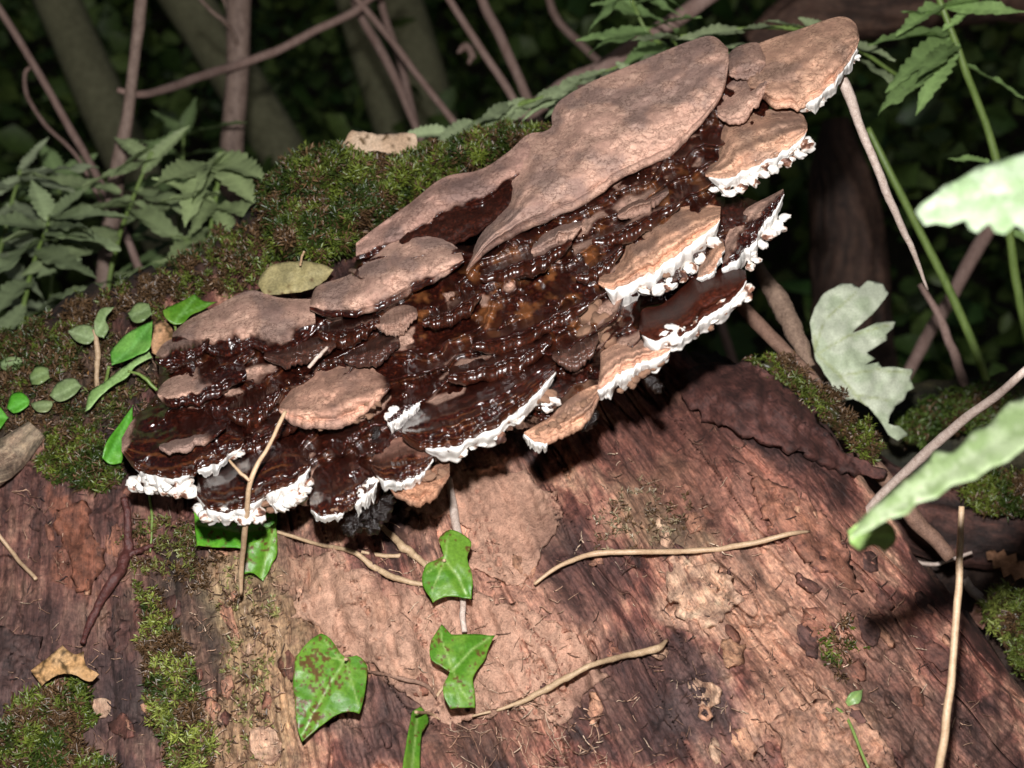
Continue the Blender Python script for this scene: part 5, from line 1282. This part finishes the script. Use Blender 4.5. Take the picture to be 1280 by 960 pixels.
def plant(name, label, stem, stem_w, leaves, cat, group=None, col=(.10, .17, .055), seed=0, smat='greenstem', extra=7):
    r = random.Random(seed)
    e = empty(name, P(float(stem[0][0]), float(stem[0][1]), float(stem[0][2]))); tag(e, label, cat, group)
    tube('stem', stem, stem_w, M[smat], e, sides=7, rough=0.06, seed=seed + 3)
    leaves = list(leaves); nl = len(leaves)
    for k in range(extra):                               # narrower leaves filling the shoot
        sx, sy, sd_ = stem[r.randrange(max(1, len(stem) // 2 - 1), len(stem))][:3]
        an = r.uniform(-0.5, 0.9) + (math.pi if r.random() < .5 else 0); ln = r.uniform(45, 95)
        dy_ = abs(math.sin(an)) * ln * (0.7 if r.random() < .7 else -0.6)
        leaves.append((sx + r.uniform(-6, 6), sy + r.uniform(-4, 30), sx + math.cos(an) * ln, sy + dy_ + r.uniform(0, 24), r.uniform(15, 26), sd_, sd_ - r.uniform(-.02, .1)))
    for i, (x0, y0, x1, y1, w, d0, d1) in enumerate(leaves):
        a = P(float(x0), float(y0), float(d0)); b2 = P(float(x1), float(y1), float(d1))
        dv = b2 - a; L = np.linalg.norm(dv)
        nrm = UP * r.uniform(.5, 1.0) - FW * r.uniform(0.3, 0.9) + RT * r.uniform(-.4, .4)
        c = np.array(col) * r.uniform(1.0, 1.6)
        V, F, C = leaf3d(a, dv, nrm, L, w * d0 / FPX * 1.0, 9, 0.28, r.uniform(0.02, .15), c, seed=seed * 10 + i)
        link('leaf', make_mesh('leaf', V, F, M['leaf'], True, C), e)
        if i % 2 == 0 and i < nl:
            sx, sy, sdp = min(stem, key=lambda s: (s[0] - x0) ** 2 + (s[1] - y0) ** 2)[:3]
            tube('leaf_stalk', [(sx, sy, sdp), ((sx + x0) / 2, (sy + y0) / 2 - 4, (sdp + d0) / 2), (x0, y0, d0)], 3, M['greenstem'], e, sides=5, seed=i)
    return e
NG = (.185, .230, .110)
plant('nettle', 'nettle with long narrow leaves between the two brown saplings', [(120, 470, 1.30), (140, 330, 1.28), (165, 250, 1.26), (190, 190, 1.25)], [6, 6, 5, 4],
      [(165, 250, 0, 300, 44, 1.26, 1.16), (150, 240, 40, 215, 30, 1.26, 1.2), (178, 215, 233, 152, 24, 1.25, 1.25), (170, 240, 255, 262, 34, 1.26, 1.18), (150, 290, 30, 330, 36, 1.28, 1.18), (160, 262, 240, 300, 30, 1.27, 1.17), (185, 200, 140, 165, 22, 1.25, 1.28), (150, 285, 235, 240, 30, 1.28, 1.22)], 'nettle', 'nettles behind the log', NG, 1)
plant('nettle', 'nettle with broad drooping leaves hard by the moss cushion', [(250, 400, 1.22), (262, 300, 1.20), (272, 230, 1.18), (280, 190, 1.17)], [6, 6, 5, 4],
      [(270, 200, 330, 215, 52, 1.17, 1.10), (272, 192, 318, 250, 50, 1.17, 1.12), (262, 210, 225, 275, 46, 1.18, 1.12), (258, 205, 190, 225, 44, 1.18, 1.12), (265, 250, 240, 285, 26, 1.19, 1.12), (268, 260, 300, 300, 24, 1.19, 1.12), (262, 285, 200, 320, 30, 1.2, 1.12)], 'nettle', 'nettles behind the log', (.205, .255, .115), 2)
plant('nettle', 'low nettle whose leaves hang over the left end of the ridge', [(20, 480, 1.22), (30, 380, 1.22), (45, 320, 1.20), (60, 280, 1.18)], [6, 6, 5, 4],
      [(60, 285, -20, 270, 40, 1.18, 1.12), (62, 275, 110, 235, 42, 1.18, 1.16), (58, 290, 150, 300, 40, 1.18, 1.12), (50, 300, -10, 345, 44, 1.2, 1.1), (48, 310, 120, 345, 36, 1.2, 1.1), (60, 275, 40, 220, 34, 1.18, 1.2), (62, 270, 160, 260, 30, 1.18, 1.12), (36, 350, -20, 390, 36, 1.22, 1.12)], 'nettle', 'nettles behind the log', (.18, .225, .115), 3)
plant('nettle', 'dim nettle standing behind the left sapling', [(60, 420, 1.5), (70, 300, 1.5), (75, 220, 1.5)], [5, 5, 4],
      [(75, 225, 0, 250, 30, 1.5, 1.42), (75, 225, 140, 245, 30, 1.5, 1.45), (74, 222, 50, 170, 26, 1.5, 1.52), (74, 225, 120, 190, 26, 1.5, 1.5), (72, 260, 0, 215, 26, 1.5, 1.5), (72, 262, 150, 215, 26, 1.5, 1.45), (72, 262, 10, 285, 30, 1.5, 1.4)], 'nettle', 'nettles behind the log', (.13, .185, .075), 4)
plant('nettle', 'faint nettle standing against the thicker brown sapling', [(215, 420, 1.55), (222, 300, 1.54), (228, 215, 1.53), (230, 165, 1.53)], [5, 5, 4, 3],
      [(228, 200, 170, 170, 26, 1.53, 1.5), (229, 195, 300, 180, 26, 1.53, 1.48), (226, 225, 150, 235, 30, 1.53, 1.46), (226, 225, 290, 250, 30, 1.53, 1.46), (230, 168, 245, 120, 20, 1.53, 1.54), (230, 170, 190, 135, 20, 1.53, 1.54), (224, 260, 160, 290, 30, 1.54, 1.45)], 'nettle', 'nettles behind the log', (.115, .165, .065), 9)
plant('nettle', 'tangled nettle with the palest leaves at the far left', [(-30, 470, 1.32), (-10, 360, 1.31), (10, 270, 1.30), (25, 215, 1.29)], [6, 6, 5, 4],
      [(25, 220, 95, 232, 24, 1.29, 1.22), (22, 230, -40, 235, 26, 1.29, 1.22), (15, 255, 100, 290, 28, 1.3, 1.2), (15, 258, -50, 300, 28, 1.3, 1.2), (8, 290, 70, 330, 28, 1.3, 1.2), (25, 215, 60, 170, 20, 1.29, 1.3), (5, 300, 90, 318, 24, 1.3, 1.2), (0, 320, 50, 365, 26, 1.3, 1.2), (25, 218, 120, 200, 22, 1.29, 1.25)], 'nettle', 'nettles behind the log', (.20, .235, .14), 10)
plant('nettle', 'nettle shoot lying along the back of the moss cushion', [(500, 190, 1.20), (560, 165, 1.16), (640, 135, 1.12), (720, 105, 1.10), (775, 82, 1.10)], [5, 5, 4, 4, 3],
      [(560, 165, 500, 168, 26, 1.15, 1.14), (590, 152, 540, 178, 24, 1.14, 1.11), (610, 145, 660, 120, 26, 1.13, 1.12), (640, 135, 700, 128, 28, 1.12, 1.1), (670, 125, 735, 98, 28, 1.11, 1.11), (660, 130, 610, 158, 26, 1.12, 1.1), (700, 112, 770, 80, 30, 1.1, 1.1), (720, 108, 680, 140, 26, 1.1, 1.08)], 'nettle', 'nettles behind the log', (.215, .26, .14), 5)
plant('nettle', 'nettle shoot with toothed leaves above the widest plate', [(900, 120, 1.25), (850, 70, 1.22), (810, 40, 1.2), (780, -20, 1.2)], [5, 5, 5, 4],
      [(810, 40, 738, 48, 34, 1.2, 1.14), (800, 20, 745, -5, 32, 1.2, 1.16), (815, 35, 875, 10, 34, 1.2, 1.14), (830, 55, 780, 75, 30, 1.21, 1.14), (840, 50, 905, 40, 26, 1.21, 1.12), (795, 5, 850, -15, 30, 1.2, 1.16)], 'nettle', 'nettles behind the log', (.155, .235, .085), 6)
plant('nettle', 'nettle shoot running flat behind the topmost cap', [(1130, 100, 1.15), (1060, 55, 1.12), (980, 35, 1.1), (900, 38, 1.1), (850, 45, 1.1)], [5, 5, 5, 4, 3],
      [(980, 36, 920, 30, 24, 1.1, 1.08), (930, 36, 845, 44, 26, 1.1, 1.08), (1010, 38, 955, 24, 24, 1.1, 1.1), (1040, 48, 1000, 20, 24, 1.11, 1.1)], 'nettle', 'nettles behind the log', (.205, .245, .13), 7)
plant('nettle', 'nettle with a long bare green stem and drooping top leaves', [(1300, 520, 1.18), (1282, 420, 1.16), (1262, 290, 1.13), (1240, 180, 1.11), (1205, 80, 1.09), (1180, 15, 1.08), (1165, -30, 1.08)], [11, 11, 11, 10, 9, 8, 8],
      [(1190, 48, 1110, 95, 36, 1.09, 1.03), (1188, 40, 1085, 50, 34, 1.09, 1.04), (1192, 50, 1150, 130, 34, 1.09, 1.04), (1180, 60, 1098, 140, 40, 1.09, 1.02), (1182, 10, 1250, -12, 34, 1.08, 1.03), (1195, 55, 1150, 85, 28, 1.09, 1.0), (1182, 8, 1285, 12, 30, 1.08, 1.04), (1180, 5, 1120, 35, 30, 1.08, 1.04)], 'nettle', 'nettles behind the log', (.165, .25, .085), 8)

# ------------------------------------------------------------------ saplings and trees
def tube_world(name, pts, rad, mat, parent, sides=12, seed=0, rough=.08):
    """pts are world points"""
    c = catmull(np.array([list(p) + [r_] for p, r_ in zip(pts, rad)]), max(16, 10 * len(pts)))
    n = len(c); ctr = c[:, :3]; rd = c[:, 3] * (1 + (fbm(np.arange(n) / 4.0, np.arange(n) * 0., 830 + seed, 3) - .5) * 2 * rough)
    tg = np.gradient(ctr, axis=0); tg /= np.linalg.norm(tg, axis=1)[:, None]
    n1 = np.cross(tg, np.array([0.3, 0.95, 0.1])); n1 /= np.linalg.norm(n1, axis=1)[:, None]; n2 = np.cross(tg, n1)
    th = np.linspace(0, 2 * math.pi, sides, endpoint=False)
    ring = ctr[:, None] + (n1[:, None] * np.cos(th)[None, :, None] + n2[:, None] * np.sin(th)[None, :, None]) * rd[:, None, None]
    return link(name, make_mesh(name, ring.reshape(-1, 3), grid_faces(n, sides, True), mat), parent)

def catmull3(p): return p

def tree(name, label, px0, px1, d, w, mat, cat, group, H=5.0, crown_n=1400, seed=0, crown_r=1.3, branches=3):
    """px0/px1: where the trunk passes in the picture (x, y); it is carried down to the ground and up to a crown"""
    a = P(float(px0[0]), float(px0[1]), float(d)); b2 = P(float(px1[0]), float(px1[1]), float(d))
    dr = (a - b2) / (a - b2)[2]                                 # per metre of height
    gz = ground_z(b2[0], b2[1])
    base = b2 + dr * (gz - 0.05 - b2[2])
    topz = H
    r0 = w * 0.5 * d / FPX
    bend = lambda z: base + dr * (z - base[2]) * np.array([1, 1, 1])
    e = empty(name, (base[0], base[1], gz)); tag(e, label, cat, group)
    zs = [gz - 0.05, gz + 0.12, a[2] * 0.5, a[2], a[2] + (topz - a[2]) * 0.5, topz]
    # arc-length safe path (x,z plane for catmull)
    pts = np.array([bend(z) for z in zs]); pts[4:, 0] += np.array([0.06, 0.15]) * (1 if seed % 2 else -1)
    rad = np.array([1.5, 1.2, 1.05, 1.0, 0.7, 0.25]) * r0
    m4 = np.c_[pts[:, [2, 0, 1]], rad]                          # z first so that arc length grows
    c = catmull(m4, 70); ctr = c[:, [1, 2, 0]]; rd = c[:, 3] * (1 + (fbm(np.arange(70) / 4., np.arange(70) * 0., 840 + seed, 3) - .5) * .18)
    tg = np.gradient(ctr, axis=0); tg /= np.linalg.norm(tg, axis=1)[:, None]
    n1 = np.cross(tg, np.array([0, 1., 0.])); n1 /= np.linalg.norm(n1, axis=1)[:, None]; n2 = np.cross(tg, n1)
    th = np.linspace(0, 2 * math.pi, 18, endpoint=False)
    ring = ctr[:, None] + (n1[:, None] * np.cos(th)[None, :, None] + n2[:, None] * np.sin(th)[None, :, None]) * rd[:, None, None]
    tr = link('trunk', make_mesh('trunk', ring.reshape(-1, 3), grid_faces(70, 18, True), mat), e)
    r = np.random.default_rng(900 + seed)
    tips = []
    for k in range(branches):
        f = r.uniform(0.55, 0.95); p0 = ctr[int(f * 69)]; an = r.uniform(0, 6.28)
        p2 = p0 + np.array([math.cos(an), math.sin(an), 0.7]) * crown_r * 0.8; p1 = (p0 + p2) / 2 + np.array([0, 0, -.08])
        tube_world('limb', [p0, p1, p2], [rd[int(f * 69)] * .6, rd[int(f * 69)] * .4, 0.005], mat, tr, 7, seed + k)
        tips.append(p2)
    tips = np.array(tips + [ctr[-1], ctr[-8]])
    cpos = tips[r.integers(0, len(tips), crown_n)] + r.normal(0, crown_r * 0.42, (crown_n, 3)) * np.array([1, 1, .7])
    cpos = cpos[cpos[:, 2] > 1.75]
    V, F, C = leaf_cloud(cpos, 0.055, (.035, .075, .014), (.07, .12, .03), r)
    link('crown', make_mesh('crown', V, F, M['fol'], False, C), e)
    return e

def leaf_cloud(pos, size, c0, c1, r, flat=0.3):
    n = len(pos)
    a = r.normal(0, 1, (n, 3)); a[:, 2] *= flat * 2; a /= np.linalg.norm(a, axis=1)[:, None]
    b2 = np.cross(a, r.normal(0, 1, (n, 3))); b2 /= np.linalg.norm(b2, axis=1)[:, None]
    L = size * r.uniform(.5, 1.5, (n, 1)); W = L * r.uniform(.25, .42, (n, 1))
    nn = np.cross(a, b2) * L * 0.14
    p = [pos, pos + a * L * .35 + b2 * W + nn, pos + a * L * .75 + b2 * W * .7, pos + a * L - nn, pos + a * L * .75 - b2 * W * .7, pos + a * L * .35 - b2 * W + nn, pos + a * L * .5]
    V = np.stack(p, 1).reshape(-1, 3)
    i = np.arange(n)[:, None] * 7
    F = np.concatenate([i + np.array([[0, 1, 6]]), i + np.array([[1, 2, 6]]), i + np.array([[2, 3, 6]]), i + np.array([[3, 4, 6]]), i + np.array([[4, 5, 6]]), i + np.array([[5, 0, 6]])])
    c = np.array(c0) + (np.array(c1) - np.array(c0)) * r.random((n, 1))
    return V, F, np.repeat(c, 7, 0)

TG = 'young trees in the dark wood'
tree('young_tree', 'grey green tree trunk behind the left brown sapling', (72, 0), (150, 170), 2.6, 58, M['trunk'], 'tree', TG, 5, 1500, 1)
tree('young_tree', 'grey green tree trunk behind the thicker brown sapling', (228, -10), (345, 180), 2.8, 62, M['trunk'], 'tree', TG, 5.2, 1500, 2)
tree('young_tree', 'slender olive tree trunk behind the crossed dead stems', (440, 0), (492, 165), 3.0, 44, M['trunk'], 'tree', TG, 5, 1300, 3)
tree('young_tree', 'olive tree trunk rising behind the beige bark scrap', (500, 0), (545, 165), 3.1, 56, M['trunk'], 'tree', TG, 5.4, 1500, 4)
SG = 'brown saplings behind the log'
def sapling(label, pts, w, extra=(), seed=0, mat='sapling'):
    e = empty('sapling', P(float(pts[0][0]), float(pts[0][1]), float(pts[0][2]))); tag(e, label, 'sapling', SG)
    tube('trunk', pts, w, M[mat], e, sides=12, rough=.08, seed=seed, n=60)
    for i, (bp, bw) in enumerate(extra): tube('branch', bp, bw, M[mat], e, sides=8, rough=.1, seed=seed + 10 + i, n=40)
    r = np.random.default_rng(950 + seed)
    tx = P(float(pts[-1][0]), float(pts[-1][1]), float(pts[-1][2]))
    cp = tx + np.array([0, 0, .35]) + r.normal(0, .28, (420, 3)); cp = cp[cp[:, 2] > tx[2] - .05]
    V, F, C = leaf_cloud(cp, .05, (.05, .10, .02), (.09, .15, .035), r)
    link('crown', make_mesh('crown', V, F, M['fol'], False, C), e)
sapling('thicker brown sapling left of the moss cushion', [(275, 900, 1.62), (283, 400, 1.6), (288, 175, 1.58), (294, 90, 1.57), (299, 0, 1.56), (310, -330, 1.55), (316, -560, 1.55)], [36, 33, 30, 29, 30, 24, 8],
        [([(300, 60, 1.56), (282, 28, 1.52), (262, 12, 1.5), (240, -12, 1.48)], [7, 6, 5, 5]), ([(297, 30, 1.56), (284, 10, 1.56), (272, -20, 1.56)], [6, 5, 5])], 1)
sapling('thin brown sapling rising from the nettles', [(110, 900, 1.40), (125, 480, 1.38), (133, 340, 1.36), (148, 220, 1.35), (158, 150, 1.34), (168, 70, 1.34), (176, 0, 1.33), (190, -300, 1.32), (200, -520, 1.32)], [26, 24, 21, 20, 15, 14, 15, 12, 5], (), 2)
DG = 'dead stems behind the log'
for i, (lab, pts, w) in enumerate([
    ('reddish cane joining the two brown saplings', [(146, 112, 1.34), (180, 118, 1.36), (240, 100, 1.46), (290, 84, 1.53), (340, 66, 1.56), (400, 36, 1.58), (445, 12, 1.60), (500, -30, 1.62)], [7, 10, 11, 11, 11, 10, 10, 9]),
    ('straight grey dead stem leaning at the left nettle', [(-60, -70, 1.5), (0, 12, 1.5), (50, 95, 1.48), (108, 198, 1.45), (150, 280, 1.42), (300, 620, 1.38)], [9, 9, 9, 10, 10, 10]),
    ('thin arching stem beside the grey dead stem', [(42, 82, 1.5), (31, 92, 1.5), (36, 125, 1.48), (60, 160, 1.46), (96, 196, 1.44), (130, 260, 1.42)], [3, 5, 5, 5, 5, 5]),
    ('leaning dead stem, lightest of the crossed ones', [(420, -30, 1.60), (462, 18, 1.6), (510, 78, 1.58), (572, 158, 1.55), (680, 300, 1.5), (900, 640, 1.45)], [8, 9, 9, 9, 10, 10]),
    ('steep dead stem crossing behind the lightest one', [(430, -30, 1.7), (455, 25, 1.7), (492, 95, 1.68), (522, 165, 1.66), (600, 340, 1.6), (760, 700, 1.55)], [10, 11, 11, 10, 11, 12]),
    ('dim dead stem between the crossed pair', [(470, -20, 1.8), (480, 20, 1.8), (502, 85, 1.78), (520, 155, 1.76), (570, 320, 1.7), (680, 700, 1.65)], [10, 10, 10, 10, 11, 12]),
    ('slanting dead stem above the nettle shoot', [(545, -30, 1.55), (562, 0, 1.55), (600, 60, 1.54), (642, 125, 1.53), (720, 250, 1.5), (920, 640, 1.42)], [9, 9, 10, 10, 10, 10]),
    ('upright dead stem beside the slanting one', [(590, -40, 1.6), (604, 0, 1.6), (630, 60, 1.58), (658, 120, 1.56), (700, 230, 1.52), (800, 640, 1.46)], [11, 12, 13, 13, 13, 13]),
    ('thick pale bough behind the widest plate', [(960, -60, 1.35), (880, 0, 1.35), (810, 45, 1.35), (750, 85, 1.36), (690, 120, 1.38), (600, 190, 1.4), (420, 420, 1.42)], [22, 22, 22, 24, 24, 24, 24]),
    ('dark thin stem beyond the upright dead stem', [(680, -30, 2.0), (695, 20, 2.0), (735, 65, 2.0), (800, 140, 1.95), (900, 400, 1.9), (1000, 800, 1.85)], [8, 10, 10, 10, 11, 12]),
    ('leaning dead stem in front of the rotten stump', [(1290, 220, 1.5), (1235, 290, 1.5), (1190, 370, 1.5), (1150, 440, 1.48), (1040, 640, 1.45)], [18, 18, 17, 16, 15])]):
    o = tube('dead_cane', pts, w, M['deadstem'], rough=.1, seed=100 + i, n=60, sides=8)
    tag(o, lab, 'cane', DG)
o = tube('curled_leaf_scrap', [(572, 66, 1.7), (580, 58, 1.7), (590, 66, 1.7), (586, 80, 1.7)], [4, 9, 10, 4], M['deadstem'], rough=.3, seed=130)
tag(o, 'curled scrap of dead leaf hanging in the dark behind the dead stems', 'leaf scrap')
rough_log('rotten_stump', 'rotten brown stump in shadow behind the dry split stalk', [(1070, 900, 1.95), (1065, 500, 1.93), (1060, 330, 1.92), (1050, 220, 1.9), (1045, 150, 1.9)], [150, 112, 92, 70, 34], 'stump', (.04, .024, .017), (.12, .068, .046), 5)
rough_log('dead_bough', 'thick dark bough high behind the topmost cap', [(940, 60, 1.9), (1010, 15, 1.88), (1090, 10, 1.86), (1200, -10, 1.85), (1400, -30, 1.85)], [40, 62, 80, 90, 90], 'bough', (.06, .035, .025), (.17, .10, .07), 6)

# ------------------------------------------------------------------ dark undergrowth closing the view
r = np.random.default_rng(77)
n = 26000
x = r.uniform(-4.5, 4.5, n); y = 2.1 + 4.2 * r.random(n) ** 0.8
hgt = 0.35 + 0.42 * (y - 2.0) + 0.5 * fbm(x * 1.4, y * 1.4, 850, 3)
z = r.random(n) ** 0.8 * hgt + np.array([ground_z(a, b2) for a, b2 in zip(x, y)])
gap = fbm(x * 2.2 + 5, z * 3.0 + y, 851, 3) > 0.36
pos = np.stack([x, y, z], -1)[gap]
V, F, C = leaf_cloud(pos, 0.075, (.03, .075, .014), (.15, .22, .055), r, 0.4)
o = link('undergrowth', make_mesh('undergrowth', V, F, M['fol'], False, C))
tag(o, 'mass of dark green undergrowth leaves in the shaded wood', 'undergrowth', None, 'stuff')
# a distant wood beyond it
n = 16000
x = r.uniform(-16, 16, n); y = r.uniform(7.0, 13, n); z = r.random(n) * (4.5 + 0.25 * (y - 7)) + 0.4
pos = np.stack([x, y, z], -1)[fbm(x * .6, z * .8 + y, 852, 3) > 0.30]
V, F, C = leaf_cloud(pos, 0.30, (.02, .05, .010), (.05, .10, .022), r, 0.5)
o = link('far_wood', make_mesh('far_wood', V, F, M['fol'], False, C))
tag(o, 'far wood reading as one dark mass of leaves', 'wood', None, 'stuff')
